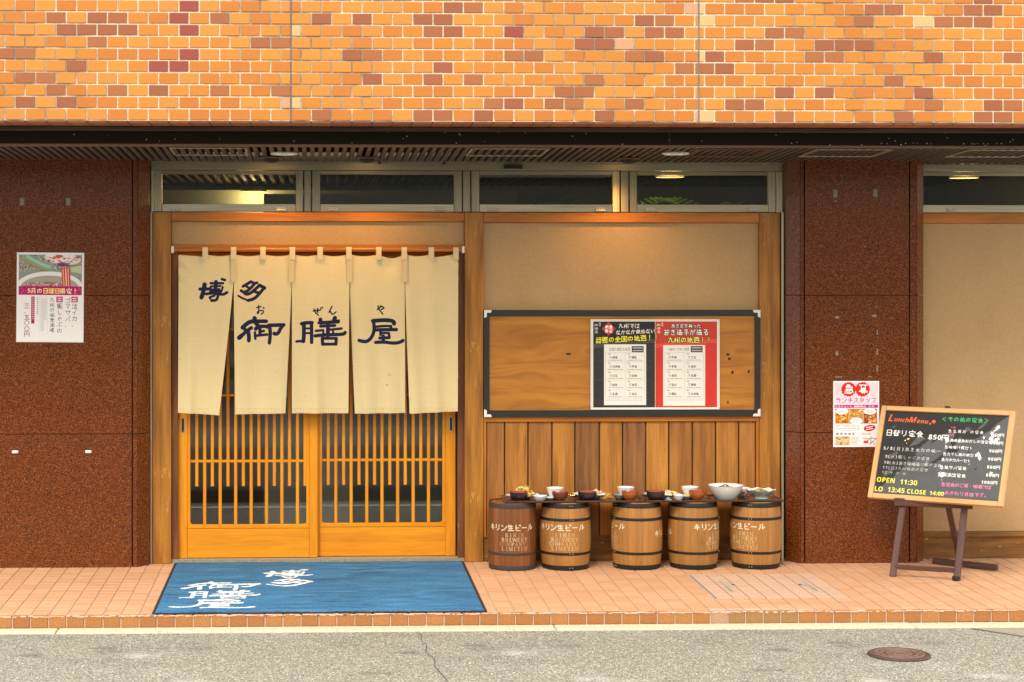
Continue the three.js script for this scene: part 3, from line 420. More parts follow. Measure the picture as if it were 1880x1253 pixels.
// ---------------------------------------------------------------- timber shopfront
{
  const t = thing('timber_shopfront', 'timber framed shopfront with cream plaster panels and vertical board wainscot', 'shopfront', 1.0, 0, TZ), ox = 1.0;
  const B = (n, m, x0, x1, y0, y1, z0, z1, ax) => bar(n, m, t, x0 - ox, x1 - ox, y0, y1, z0 - TZ, z1 - TZ, ax);
  B('post', M.postWood, -1.081, -0.957, 0.003, 2.327, -0.3, -0.13, 'y'); B('post', M.postWood, 0.988, 1.113, 0.003, 2.327, -0.3, -0.13, 'y'); B('post', M.postWood, 2.966, 3.102, 0.003, 2.327, -0.3, -0.13, 'y');
  B('head_beam', M.beamWood, -0.956, 0.987, 2.266, 2.326, -0.3, -0.136); B('head_beam', M.beamWood, 1.114, 2.965, 2.26, 2.326, -0.3, -0.136);
  B('door_jamb', M.jambWood, -0.956, -0.914, 0.003, 2.11, -0.3, -0.155, 'y'); B('door_jamb', M.jambWood, 0.945, 0.987, 0.003, 2.11, -0.3, -0.155, 'y');
  B('door_head', M.beamWood, -0.956, 0.987, 2.062, 2.11, -0.3, -0.15);
  B('plaster_panel', M.plaster, -0.956, 0.987, 2.1105, 2.2655, -0.28, -0.165); B('plaster_panel', M.plaster, 1.1135, 2.9655, 1.66, 2.2595, -0.28, -0.165);
  B('rail', M.beamWood, 1.114, 2.965, 0.932, 0.968, -0.3, -0.137); B('backing_panel', M.plyWood, 1.1135, 2.9655, 0.968, 1.6595, -0.28, -0.172);
  B('stile', M.beamWood, 1.114, 1.134, 0.16, 0.9315, -0.3, -0.142, 'y'); B('stile', M.beamWood, 2.945, 2.965, 0.16, 0.9315, -0.3, -0.142, 'y');
  const e = [1.135, 1.2565, 1.4135, 1.574, 1.7275, 1.891, 2.048, 2.204, 2.358, 2.5165, 2.674, 2.829, 2.944], tone = [0, 1, 0, 1, 2, 1, 2, 1, 0, 0, 1, 0];
  for (let i = 0; i + 1 < e.length; i++) B('wainscot_board', M.boards[tone[i]], e[i] + 0.0045, e[i + 1] - 0.0045, 0.165, 0.93, -0.17, -0.153 + rr(-0.002, 0.002), 'y');
  B('wainscot_backing', M.jambWood, 1.134, 2.945, 0.16, 0.93, -0.3, -0.176);
  B('plinth', M.plinthWood, 1.114, 2.965, 0.004, 0.158, -0.3, -0.148); B('plinth_cap', M.plinthWood, 1.114, 2.965, 0.158, 0.172, -0.3, -0.14);
  B('sill', M.sill, -0.956, 0.987, -0.03, 0.026, -0.34, -0.15);
  const s = thing('end_bay', 'cream plaster bay with wooden head and plinth beyond the right pillar', 'wall', 4.6, 0, -0.15);
  const E2 = (n, m, x0, x1, y0, y1, z0, z1, ax) => bar(n, m, s, x0 - 4.6, x1 - 4.6, y0, y1, z0 + 0.15, z1 + 0.15, ax);
  E2('head_beam', M.beamWood, 4.0, 5.3, 2.259, 2.327, -0.3, -0.145); E2('plaster_panel', M.plaster, 4.0, 5.3, 0.183, 2.2585, -0.3, -0.165); E2('plinth_cap', M.plinthWood, 4.0, 5.3, 0.15, 0.183, -0.3, -0.14); E2('plinth', M.plinthWood, 4.0, 5.3, 0.0, 0.1495, -0.3, -0.152);
  // dim room behind the glass, its slatted ceiling level with the canopy
  const r = struct('interior_room', 1.2, 0, -2.3), wallM = std({ color: lin(0.34, 0.32, 0.25), roughness: 0.9 }), panelM = std({ color: lin(0.36, 0.4, 0.34), roughness: 0.8 });
  const W = (n, w, h, d, x, y, z, m = M.room) => part(n, uvm(new THREE.BoxGeometry(w, h, d).toNonIndexed()), m, r, x, y, z);
  W('back_wall', 8.6, 3, 0.1, 0, 1.4, -2, wallM); W('side_wall', 0.1, 3, 4, -4.3, 1.4, 0, wallM); W('side_wall', 0.1, 3, 4, 4.3, 1.4, 0, wallM); W('room_ceiling', 8.6, 0.1, 4, 0, 2.78, 0); W('room_floor', 8.6, 0.1, 4.1, 0, -0.06, 0, std({ color: lin(0.2, 0.16, 0.13), roughness: 0.5 }));
  W('partition', 0.62, 2.5, 0.06, -1.27, 1.25, 0.9, panelM); W('partition', 0.9, 2.52, 0.06, -0.55, 1.25, 0.2, panelM); W('dropped_beam', 3.4, 0.2, 0.1, -1.2, 2.52, -1.2, panelM); W('cabinet', 1.3, 2.46, 0.5, 3.2, 1.23, -0.5, M.jambWood);
  const csl = uvm(cbox(0.03, 0.03, 3.6, 0.002), 'z'); for (let x = -4.2; x < 4.2; x += 0.0757) part('ceiling_slat', csl, M.slat, r, x, 2.695, 0.05);
  W('front_lintel', 8.6, 0.13, 0.12, 0, 2.735, 1.98);
  for (const [x, z, lab] of [[-0.52, -3.3, 'glowing yellow ceiling lamp seen through the transom over the left door leaf'], [2.5, -0.85, 'glowing yellow ceiling lamp seen through the transom nearest the right pillar'], [4.62, -0.9, 'glowing yellow ceiling lamp seen through the end bay transom']]) {
    const l = thing('room_lamp', lab, 'ceiling lamp', x, 2.6, z, 'lamps inside the shop'); part('lamp_shade', new THREE.LatheGeometry([[0.001, 0.05], [0.07, 0.045], [0.11, 0.006], [0.1, 0.0]].map((p) => new THREE.Vector2(...p)), 28), M.white, l); part('lamp_disc', new THREE.CircleGeometry(0.1, 28).rotateX(Math.PI / 2), std({ color: 0x000000, emissive: new THREE.Color(1, 0.6, 0.06), emissiveIntensity: 0.9 }), l, 0, 0.004, 0);
    const p = new THREE.PointLight(new THREE.Color(1, 0.68, 0.24), z < -2 ? 0.35 : 0.22); p.position.set(x, 2.55, z); p.castShadow = true; p.shadow.radius = 4; scene.add(p);
  }
}

// ---------------------------------------------------------------- sliding lattice doors
function door(label, x0, x1, stl, str, z, bars, shortFirst) {
  const t = thing('sliding_door', label, 'sliding door', (x0 + x1) / 2, 0.027, z), ox = (x0 + x1) / 2, D = M.doorWood;
  const b = (n, a, c, y0, y1, z0, z1, ax = 'x', m = D) => bar(n, m, t, a - ox, c - ox, y0 - 0.027, y1 - 0.027, z0, z1, ax, 0.0025);
  b('stile', x0, x0 + stl, 0.028, 2.06, -0.034, 0, 'y'); b('stile', x1 - str, x1, 0.028, 2.06, -0.034, 0, 'y');
  const a = x0 + stl + 0.0005, c = x1 - str - 0.0005;
  b('kick_panel', a, c, 0.029, 0.224, -0.03, -0.004); b('bottom_rail', a, c, 0.2245, 0.25, -0.032, -0.001); b('top_rail', a, c, 2.0, 2.06, -0.032, -0.001);
  b('inner_stile', a, a + 0.02, 0.2505, 1.9995, -0.032, -0.002, 'y'); b('inner_stile', c - 0.02, c, 0.2505, 1.9995, -0.032, -0.002, 'y');
  for (const y of [0.671, 1.11, 1.545]) b('lattice_rail', a + 0.0205, c - 0.0205, y - 0.009, y + 0.009, -0.02, -0.0065);
  bars.forEach((x, i) => b('lattice_bar', x - 0.0105, x + 0.0105, (i % 2 === 0) === shortFirst ? 0.504 : 0.2505, 1.9995, -0.0195, -0.0035, 'y'));
  for (const sx of [a + 0.02, c - 0.02]) { const s = new THREE.Shape(); const q = sx < ox ? 1 : -1; s.moveTo(0, 0); s.lineTo(0.022 * q, 0); s.quadraticCurveTo(0, 0, 0, 0.022); const g = new THREE.ExtrudeGeometry(s, { depth: 0.02, bevelEnabled: false }); part('corner_fillet', uvm(g), D, t, sx - ox, 0.2505 - 0.027, -0.026); }
  part('glass_pane', new THREE.PlaneGeometry(c - a - 0.03, 1.75), M.glass, t, (a + c) / 2 - ox, 1.125 - 0.027, -0.024);
  return t;
}
const barsL = [-0.792, -0.74, -0.689, -0.637, -0.585, -0.534, -0.483, -0.431, -0.38, -0.329, -0.277, -0.227, -0.176, -0.123, -0.073], barsR = [0.082, 0.133, 0.185, 0.235, 0.288, 0.34, 0.392, 0.442, 0.494, 0.547, 0.598, 0.651, 0.702, 0.754, 0.806];
const dl = door('left orange wooden lattice sliding door, its centre stile overlapping the other leaf', -0.918, 0.011, 0.063, 0.055, -0.19, barsL, true);
const dr = door('right orange wooden lattice sliding door, set behind the left leaf', -0.02, 0.935, 0.04, 0.068, -0.232, barsR, true);
for (const [d, x] of [[dl, -0.43], [dr, 0.4465]]) { const h = part('handle', uvm(cbox(0.024, 0.098, 0.003, 0.001)), M.screw, d, x, 0.885, 0.0005); part('handle_recess', uvm(cbox(0.015, 0.088, 0.003, 0.001)), M.black, h, 0, 0, 0.0012); }

// ---------------------------------------------------------------- curtain on its rod
{
  const px = (p) => -0.904 + (p - 327) * 1.845 / 515, py = (p) => 2.052 - (p - 466) * 1.047 / 292, CW = 1484, CH = 872, X0 = -0.91, Y0 = 2.07, PM = 800;
  const cx = (p) => (px(p) - X0) * PM, cy = (p) => (Y0 - py(p)) * PM;
  const tex = canvasTex(CW, CH, (g, w, h) => {
    g.fillStyle = '#dac896'; g.fillRect(0, 0, w, h);
    for (let i = 0; i < 2600; i++) { g.fillStyle = ['rgba(255,246,220,0.10)', 'rgba(170,140,90,0.07)', 'rgba(200,176,130,0.10)'][(rnd() * 3) | 0]; rnd() < 0.7 ? g.fillRect(rnd() * w, rnd() * h, rr(20, 130), rr(1, 2)) : g.fillRect(rnd() * w, rnd() * h, rr(1, 2), rr(20, 110)); }
    const ink = '#17183c';
    const put = (k, a, b, c, d) => brush(g, k, cx(a), cy(b), cx(c), cy(d), ink, 1.18);
    put('haku', 364, 511.6, 418.8, 555.5); put('ta', 434.8, 515.2, 486.7, 555); put('go', 432.9, 581.2, 525.5, 632.5); put('zen', 542.2, 581.2, 636.2, 636.5); put('ya', 652.9, 584.8, 742, 634);
    put('o', 470.2, 560.7, 485, 578.3); put('ze', 573.8, 564, 592.8, 579.8); put('n', 601.4, 562.5, 617.2, 578.7); put('yak', 691, 561.1, 705.3, 578);
    for (const [x, y, r] of [[383, 735, 3], [690, 700, 3], [712, 689, 6], [745, 735, 4], [512, 684, 3], [330, 660, 4], [560, 730, 3]]) { g.fillStyle = 'rgba(150,110,60,0.22)'; g.beginPath(); g.ellipse(cx(x), cy(y), r * 2, r, 0.3, 0, 6.3); g.fill(); }
    g.fillStyle = '#3a2a18'; g.beginPath(); g.arc(cx(707), cy(708), 3, 0, 6.3); g.fill();
    for (const [a, b] of [[326, 402], [431, 523], [535, 639], [651, 744], [752, 841]]) { g.strokeStyle = 'rgba(160,128,76,0.4)'; g.lineWidth = 1.5; g.beginPath(); g.moveTo(cx(a), cy(751)); g.lineTo(cx(b), cy(751)); g.stroke(); for (let x = cx(a); x < cx(b); x += 15) { g.fillStyle = 'rgba(170,138,84,0.18)'; g.fillRect(x, cy(751), 5, cy(762) - cy(751)); } }
  });
  const cloth = phy({ map: tex, roughness: 0.95, sheen: 0.3, sheenRoughness: 0.8, side: THREE.DoubleSide, bumpMap: dataTex(128, 128, (u, v, i, j) => { const a = ((i & 1) ^ (j & 1)) * 120 + hash(i, j, 4) * 100; return [a, a, a]; }, 12, 8, false), bumpScale: 0.0006 });
  const n = thing('noren_curtain', 'cream cloth doorway curtain in five strips with indigo brush lettering', 'curtain', 0.02, 1.0, -0.075);
  const tabs = [310, 376, 428, 482, 536, 587, 640, 695, 742, 792, 845].map(px);
  const topY = (x) => { let y = 2.041; for (let i = 0; i + 1 < tabs.length; i++) if (x >= tabs[i] && x <= tabs[i + 1]) { const t = (x - tabs[i]) / (tabs[i + 1] - tabs[i]); y = 2.047 - Math.sin(t * Math.PI) * (i === 7 ? 0.026 : 0.013) - (i === 0 ? t * 0.018 : 0); if (i === 9) y = 2.029 + t * t * 0.03; if (i === 0) y = 2.06 - Math.sqrt(t) * 0.03; } return y; };
  const P = [[327, 427.6, 326, 402, 758, 763], [428.2, 534.6, 431, 523, 761.5, 760], [535.2, 640.8, 535, 639, 760, 760], [641.4, 743.2, 651, 744, 761, 760], [743.8, 842, 752, 841, 761.5, 757]];
  P.forEach(([tl, tr, bl, br, yl, yr], k) => {
    const NU = 36, NV = 56, pos = [], uv = [], idx = [], slit = 1.868;
    const xl = px(tl), xr = px(tr), xbl = px(bl), xbr = px(br);
    for (let j = 0; j <= NV; j++) for (let i = 0; i <= NU; i++) {
      const s = i / NU, xt = lerp(xl, xr, s), yt = topY(xt), yb = lerp(py(yl), py(yr), s), t = j / NV, y = lerp(yt, yb, t), q = clamp((slit - y) / (slit - 1.0), 0, 1);
      const x = lerp(lerp(xl, xbl, Math.pow(q, 1.15)), lerp(xr, xbr, Math.pow(q, 1.1)), s);
      const fold = Math.sin(s * 6.28 * (1.2 + 0.25 * k) + k * 1.7) * 0.009 * (0.2 + q) + Math.sin(s * 17 + k * 2 + y * 3) * 0.0036 * (0.2 + q) + Math.sin(s * 29 + k + y * 5) * 0.0016 * q + Math.sin(y * 9 + k) * 0.0025 * q;
      const pull = (k === 2 ? Math.exp(-((s - 0.42) ** 2) / 0.012) * 0.012 * q : 0) + (k === 3 ? -Math.exp(-((s - 0.72) ** 2) / 0.02) * Math.exp(-((y - 1.97) ** 2) / 0.003) * 0.014 : 0);
      const corner = (k === 0 ? Math.exp(-s * 7) : k === 4 ? Math.exp(-(1 - s) * 7) : 0) * Math.exp(-(2.05 - y) * 7) * 0.018 * Math.sin((s + y * 3) * 22);
      pos.push(x - 0.02, y - 1.0, fold + pull + corner + 0.02 * q * (0.5 - 0.2 * k % 1)); uv.push((xt - X0) * PM / CW, 1 - (Y0 - y) * PM / CH);
    }
    for (let j = 0; j < NV; j++) for (let i = 0; i < NU; i++) { const a = j * (NU + 1) + i, b = a + 1, c = a + NU + 1, d = c + 1; idx.push(a, c, b, b, c, d); }
    const g = new THREE.BufferGeometry(); g.setAttribute('position', new THREE.Float32BufferAttribute(pos, 3)); g.setAttribute('uv', new THREE.Float32BufferAttribute(uv, 2)); g.setIndex(idx); g.computeVertexNormals();
    part('cloth_strip', g, cloth, n);
  });
  for (const q of [428, 535, 641, 743.5]) { const gs = new THREE.PlaneGeometry(0.034, 0.185, 4, 12), pp = gs.attributes.position; for (let i = 0; i < pp.count; i++) pp.setZ(i, 0.0012 * Math.sin(pp.getY(i) * 40) + 0.0008 * Math.sin(pp.getX(i) * 200)); gs.computeVertexNormals(); part('seam_tape', gs, phy({ color: lin(0.62, 0.5, 0.27), roughness: 0.95, side: THREE.DoubleSide }), n, px(q) - 0.02, 1.955 - 1.0, 0.0105); }
  const tabM = phy({ color: lin(0.66, 0.54, 0.33), roughness: 0.95, sheen: 0.3 });
  tabs.forEach((x, i) => {
    const pts = []; for (let a = 0; a <= 12; a++) { const t = a / 12 * Math.PI; pts.push([0.0175 * Math.cos(t), 2.078 + 0.0175 * Math.sin(t)]); }
    const path = [[0.016, 2.012], [0.0175, 2.05], ...pts, [-0.0175, 2.05], [-0.014, 2.012]], w = 0.036, pos = [], ind = [];
    path.forEach(([z, y]) => pos.push(-w / 2, y - 1.0, z, w / 2, y - 1.0, z)); for (let k = 0; k + 1 < path.length; k++) { const a = k * 2; ind.push(a, a + 1, a + 2, a + 1, a + 3, a + 2); }
    const g = new THREE.BufferGeometry(); g.setAttribute('position', new THREE.Float32BufferAttribute(pos, 3)); g.setIndex(ind); g.computeVertexNormals(); uvm(g);
    tabM.side = THREE.DoubleSide; const o = part('loop', g, tabM, n, clamp(x, -0.925, 0.925) - 0.02, 0, 0); if (i === 0) o.rotation.z = 0.25;
  });
  const r = thing('curtain_rod', 'brown bamboo rod carrying the doorway curtain between white end brackets', 'rod', 0.012, 2.078, -0.075);
  part('pole', uvm(new THREE.CylinderGeometry(0.0135, 0.0135, 1.9, 20).rotateZ(Math.PI / 2).toNonIndexed(), 'x'), std({ map: M.beamWood.map, roughness: 0.35 }), r);
  for (const x of [-0.7, -0.32, 0.1, 0.47, 0.8]) part('node_ring', new THREE.TorusGeometry(0.0137, 0.0012, 6, 20).rotateY(Math.PI / 2), M.beamWood, r, x, 0, 0);
  for (const x of [-0.955, 0.962]) { part('end_bracket', uvm(cbox(0.016, 0.045, 0.034, 0.003)), M.white, r, x, 0, 0); part('bracket_arm', uvm(cbox(0.012, 0.012, 0.09, 0.002)), M.white, r, x, 0, -0.04); }
}

// ---------------------------------------------------------------- notice board and its poster
{
  const b = thing('notice_board', 'wide wooden notice board in a black frame with white metal corners', 'notice board', 2.041, 0.967, -0.112), ox = 2.041;
  bar('back_panel', M.plyWood, b, 1.15 - ox, 2.931 - ox, 0.04, 0.672, -0.05, -0.012);
  bar('frame_side', M.blackPaint, b, 1.116 - ox, 1.152 - ox, 0.0, 0.71, -0.055, 0, 'y'); bar('frame_side', M.blackPaint, b, 2.929 - ox, 2.966 - ox, 0.0, 0.71, -0.055, 0, 'y');
  bar('frame_side', M.blackPaint, b, 1.1525 - ox, 2.9285 - ox, 0.67, 0.71, -0.055, -0.001); bar('frame_side', M.blackPaint, b, 1.1525 - ox, 2.9285 - ox, 0.0, 0.043, -0.055, -0.001);
  for (const sx of [-1, 1]) for (const y of [0, 1]) { const s = new THREE.Shape([[0, 0], [0.052, 0], [0.044, 0.018], [0.018, 0.018], [0.018, 0.044], [0, 0.052]].map((p) => new THREE.Vector2(...p))); const g = new THREE.ExtrudeGeometry(s, { depth: 0.002, bevelEnabled: false }); const o = part('corner_bracket', g, M.white, b, sx * 0.925, y ? 0.71 : 0, 0.0005); o.scale.set(-sx, y ? -1 : 1, 1); }
  const scr = []; for (const [x, y, w, h] of [[2.75, 1.38, 0.022, 0.012], [2.76, 1.35, 0.02, 0.014], [2.78, 1.26, 0.014, 0.02], [2.89, 1.265, 0.012, 0.02], [1.68, 1.385, 0.03, 0.012], [2.75, 1.06, 0.008, 0.018]]) scr.push(at(cbox(w, h, 0.001, 0.0003), x - ox, y - 0.967, -0.0112)); part('stain_scraps', merge(scr), M.dark, b);
  const tex = canvasTex(1200, 836, (g, w, h) => {
    g.fillStyle = '#e9e7de'; g.fillRect(0, 0, w, h);
    for (const [x0, base, hi, tcol] of [[14, '#2f302c', '#6d6e66', 0], [602, '#d23428', '#f06a50', 1]]) {
      g.fillStyle = base; g.fillRect(x0, 14, 584, 808);
      for (let i = 0; i < 150; i++) { g.strokeStyle = hi; g.globalAlpha = 0.25; g.lineWidth = rr(1, 5); g.beginPath(); const y = rr(240, 820), x = x0 + rr(0, 500); g.moveTo(x, y); g.quadraticCurveTo(x + 40, y + rr(-30, 30), Math.min(x + 80, x0 + 584), y + rr(-10, 10)); g.stroke(); } g.globalAlpha = 1;
      g.fillStyle = tcol ? '#c8382a' : '#1f201d'; g.fillRect(x0, 14, 584, 210); g.fillStyle = hi; g.globalAlpha = 0.5; g.beginPath(); g.moveTo(x0, 262); g.lineTo(x0, 225); g.lineTo(x0 + 584, 175); g.lineTo(x0 + 584, 215); g.fill(); g.globalAlpha = 1;
      const pxo = tcol ? 675 : 116; g.fillStyle = '#efeee6'; g.fillRect(pxo, tcol ? 236 : 228, 398, 572);
      write(g, tcol ? '九州のこだわり地酒' : '全国の個性派地酒', pxo + 44, 256, tcol ? 22 : 25, { col: '#444', w: 1.8, sy: 36 }); g.fillStyle = '#222'; g.fillRect(pxo + 262, 246, 112, 56); g.fillStyle = '#eee'; for (const y of [258, 282]) for (let i = 0; i < 9; i++) g.fillRect(pxo + 272 + i * 10.5, y, 8, 9);
      g.strokeStyle = '#999'; g.lineWidth = 1.6; const gy = 306, gh = 430; g.strokeRect(pxo + 16, gy, 366, gh); for (let i = 1; i < 5; i++) { g.beginPath(); g.moveTo(pxo + 16, gy + i * gh / 5); g.lineTo(pxo + 382, gy + i * gh / 5); g.stroke(); } g.beginPath(); g.moveTo(pxo + 200, gy); g.lineTo(pxo + 200, gy + gh); g.stroke();
      const nm = ['若造', '国生', '九州地', '月味', '三五', '志味', '由自', '全日', '生酒', '定九'];
      for (let r = 0; r < 5; r++) for (let c = 0; c < 2; c++) { const X = pxo + 36 + c * 184, Y = gy + r * gh / 5; g.strokeStyle = '#222'; g.lineWidth = 2.4; g.beginPath(); g.arc(X + 26, Y + 43, 9, 0, 6.3); g.stroke(); write(g, nm[(r * 2 + c + tcol * 3) % 10], X + 42, Y + 32, 24, { col: '#1c1c1c', w: 3 }); g.fillStyle = '#666'; for (let i = 0; i < 16; i++) g.fillRect(X + i * 9, Y + 69, rr(4, 8), 5); g.fillRect(X + 4, Y + 10, 22, 6); }
      g.fillStyle = '#999'; for (let i = 0; i < 34; i++) g.fillRect(pxo + 24 + i * 10.4, gy + gh + 14, rr(4, 9), 5);
    }
    const K = { col: '#f4f2e8', w: 7, edge: '#111', ew: 9 };
    g.fillStyle = '#d22a22'; g.beginPath(); g.moveTo(160, 16); g.lineTo(226, 82); g.lineTo(160, 148); g.lineTo(94, 82); g.fill(); write(g, '数量', 124, 44, 36, { col: '#fff', w: 4.4 }); write(g, '限定', 124, 84, 36, { col: '#fff', w: 4.4 });
    write(g, '九州では', 250, 28, 50, { ...K, w: 5.5 }); write(g, 'なかなか飲めない', 226, 92, 46, { ...K, w: 5.5, skew: -0.04 }); write(g, '話題の全国の地酒!!', 34, 158, 60, { ...K, col: '#f2ee3c', w: 7.5, skew: -0.05, pitch: 60 });
    write(g, '熱き志を持った', 750, 34, 40, { ...K, w: 5 }); write(g, '若き造手が造る', 676, 84, 60, { ...K, w: 7, pitch: 62 }); write(g, '九州の地酒!!', 716, 156, 60, { ...K, col: '#f6ef6a', w: 7.5, pitch: 60 });
    for (const x0 of [22, 612]) { write(g, '博', x0 + 44, 22, 20, {}); brush(g, 'haku', x0 + 44, 22, x0 + 66, 40, '#eee', 1); brush(g, 'ta', x0 + 44, 42, x0 + 66, 60, '#eee', 1); brush(g, 'go', x0, 34, x0 + 40, 60, '#eee'); brush(g, 'zen', x0, 66, x0 + 40, 92, '#eee'); brush(g, 'ya', x0, 98, x0 + 40, 124, '#eee'); }
  });
  const p = thing('drink_poster', 'pair of framed drink list posters, one black and one red, on the notice board', 'poster', 2.2595, 1.013, -0.117);
  part('sheet', new THREE.PlaneGeometry(0.85, 0.592), phy({ map: tex, roughness: 0.35, clearcoat: 0.4, clearcoatRoughness: 0.15 }), p, 0, 0.301, 0.004);
  for (const [w, h, x, y] of [[0.866, 0.009, 0, 0.0045], [0.866, 0.009, 0, 0.5975]]) part('frame_edge', uvm(cbox(w, h, 0.012, 0.002)), M.white, p, x, y, 0.001); for (const x of [-0.4285, 0.4285]) part('frame_edge', uvm(cbox(0.009, 0.5836, 0.012, 0.002)), M.white, p, x, 0.301, 0.001);
}

// ---------------------------------------------------------------- posters on the pillars
{
  const tex = canvasTex(880, 1180, (g, w, h) => {
    g.fillStyle = '#eeece8'; g.fillRect(0, 0, w, h);
    g.save(); g.beginPath(); g.rect(22, 22, 836, 418); g.clip(); g.fillStyle = '#8f938a'; g.fillRect(0, 0, w, 450);
    for (let i = 0; i < 900; i++) { g.fillStyle = ['#a8aa9c', '#6f6f60', '#b9b49c', '#7d6a50', '#5c6652', '#c9c4b4'][(rnd() * 6) | 0]; g.beginPath(); g.ellipse(rr(0, w), rr(0, 240), rr(3, 14), rr(2, 9), rnd() * 3, 0, 6.3); g.fill(); }
    g.strokeStyle = '#7fa48c'; g.lineWidth = 96; g.lineCap = 'round'; g.beginPath(); g.moveTo(110, 40); g.quadraticCurveTo(260, 150, 440, 195); g.stroke(); g.strokeStyle = '#a9c0ac'; g.lineWidth = 40; g.beginPath(); g.moveTo(140, 50); g.quadraticCurveTo(280, 140, 430, 185); g.stroke(); g.strokeStyle = '#b07a3c'; g.lineWidth = 16; g.beginPath(); g.moveTo(30, 60); g.quadraticCurveTo(200, 200, 400, 235); g.stroke();
    g.fillStyle = '#d8d8cc'; g.beginPath(); g.ellipse(600, 70, 240, 80, 0.1, 0, 6.3); g.fill(); for (let i = 0; i < 60; i++) { g.fillStyle = ['#b03a34', '#e8dcd0', '#c86a5a', '#f0e6dc'][(rnd() * 4) | 0]; g.beginPath(); g.ellipse(rr(400, 800), rr(30, 115), rr(14, 40), rr(6, 12), rr(-0.4, 0.6), 0, 6.3); g.fill(); } g.fillStyle = '#e04a20'; g.beginPath(); g.arc(545, 40, 32, 0, 6.3); g.fill(); g.strokeStyle = '#7a2a86'; g.lineWidth = 12; for (let i = 0; i < 14; i++) { g.beginPath(); g.moveTo(rr(500, 700), rr(120, 175)); g.lineTo(rr(500, 700), rr(120, 175)); g.stroke(); }
    g.fillStyle = '#b9c4a0'; g.beginPath(); g.moveTo(700, 190); g.lineTo(850, 150); g.lineTo(850, 270); g.lineTo(720, 250); g.fill();
    g.fillStyle = '#e4e4de'; g.beginPath(); g.ellipse(430, 450, 440, 205, 0, 0, 6.3); g.fill(); g.fillStyle = '#a79f94'; g.beginPath(); g.ellipse(430, 460, 385, 160, 0, 0, 6.3); g.fill(); g.fillStyle = '#9b7f70'; g.beginPath(); g.ellipse(400, 500, 300, 120, 0, 0, 6.3); g.fill(); for (let i = 0; i < 500; i++) { g.fillStyle = ['#8a5a4c', '#c9b2a4', '#6f463a', '#d8c8bc'][(rnd() * 4) | 0]; g.beginPath(); g.arc(rr(120, 640), rr(395, 440), rr(3, 9), 0, 6.3); g.fill(); }
    for (let i = 0; i < 7; i++) { g.strokeStyle = ['#c8503c', '#e8a088', '#b8402e', '#f0c0a8'][i % 4]; g.lineWidth = 18; g.beginPath(); g.moveTo(590 + i * 17, 190); g.lineTo(610 + i * 15, 440); g.stroke(); } g.strokeStyle = '#a8703a'; g.lineWidth = 14; g.beginPath(); g.moveTo(560, 215); g.lineTo(850, 150); g.stroke();
    g.restore();
    g.fillStyle = '#b4145c'; g.fillRect(22, 440, 836, 118); for (let i = 0; i < 60; i++) { g.fillStyle = 'rgba(240,150,190,0.7)'; g.beginPath(); const x = rnd() < 0.5 ? rr(26, 140) : rr(750, 850); g.arc(x, rr(446, 552), rr(2, 6), 0, 6.3); g.fill(); }
    write(g, '5月の日曜日限定!', 128, 462, 78, { col: '#f7e9c8', w: 9, pitch: 78 }); write(g, '曜日限', 382, 462, 78, { col: '#f2b02c', w: 9, pitch: 78 });
    const v = { down: true, col: '#7c1440', w: 6 };
    for (const x of [722, 522]) { g.fillStyle = '#b4145c'; g.fillRect(x, 578, 84, 76); g.fillStyle = '#f4d8e4'; g.fillRect(x + 14, 594, 54, 16); g.fillRect(x + 14, 624, 54, 16); }
    write(g, '活イカ、', 724, 664, 80, v); write(g, 'ゴマサバ、', 634, 586, 80, v); write(g, '豚しゃぶの', 524, 664, 80, v); write(g, '九州の味覚満喫', 432, 586, 66, { down: true, col: '#333', w: 5 });
    g.strokeStyle = '#bbb'; g.lineWidth = 2; g.strokeRect(300, 580, 106, 500); g.fillStyle = '#aaa'; for (let c = 0; c < 5; c++) for (let y = 600; y < (c < 3 ? 1040 : 900); y += 12) g.fillRect(316 + c * 17, y, 8, rr(5, 10)); for (let y = 590; y < 820; y += 26) g.fillRect(268, y, 14, 18);
    g.fillStyle = '#b4145c'; g.fillRect(190, 580, 44, 360); g.fillStyle = '#f6dce6'; for (let y = 596; y < 880; y += 27) { g.fillRect(202, y, 20, 4); g.fillRect(202, y + 8, 20, 4); g.fillRect(210, y, 4, 18); }
    write(g, '三、五〇〇円', 92, 660, 78, { down: true, col: '#8c1a48', w: 7, pitch: 76 });
  });
  const p = lone('food_poster', uvm(cbox(0.437, 0.586, 0.003, 0.0008)), M.white, 'poster of simmering hot pot with pink band taped on the left granite pillar', 'poster', -1.733, 1.7645, 0.0025);
  part('print', new THREE.PlaneGeometry(0.431, 0.578), phy({ map: tex, roughness: 0.6, specularIntensity: 0.5 }), p, 0, 0, 0.0022); p.rotation.z = -0.008;
  const t2 = canvasTex(680, 960, (g, w, h) => {
    g.fillStyle = '#f1eef0'; g.fillRect(0, 0, w, h); g.fillStyle = '#e6d6e2'; g.fillRect(14, 20, 652, 320); for (let i = 0; i < 160; i++) { g.fillStyle = ['#c8d8b0', '#e6a8b8', '#d8c0d8', '#b8c8a0'][(rnd() * 4) | 0]; g.beginPath(); g.ellipse(rnd() < 0.5 ? rr(20, 120) : rr(550, 660), rr(30, 230), rr(3, 9), rr(2, 5), rnd() * 3, 0, 6.3); g.fill(); }
    g.fillStyle = '#d8201c'; for (const x of [225, 435]) { g.beginPath(); for (let a = 0; a < 40; a++) { const r = 108 + 8 * Math.sin(a * 2.4) + rr(-3, 3); g.lineTo(x + r * Math.cos(a * 0.157), 118 + r * 0.98 * Math.sin(a * 0.157)); } g.fill(); }
    write(g, '急', 150, 36, 150, { col: '#fff', w: 15 }); write(g, '募', 362, 36, 150, { col: '#fff', w: 13 });
    write(g, 'ランチスタッフ', 30, 232, 84, { col: '#a01428', w: 8, pitch: 88 });
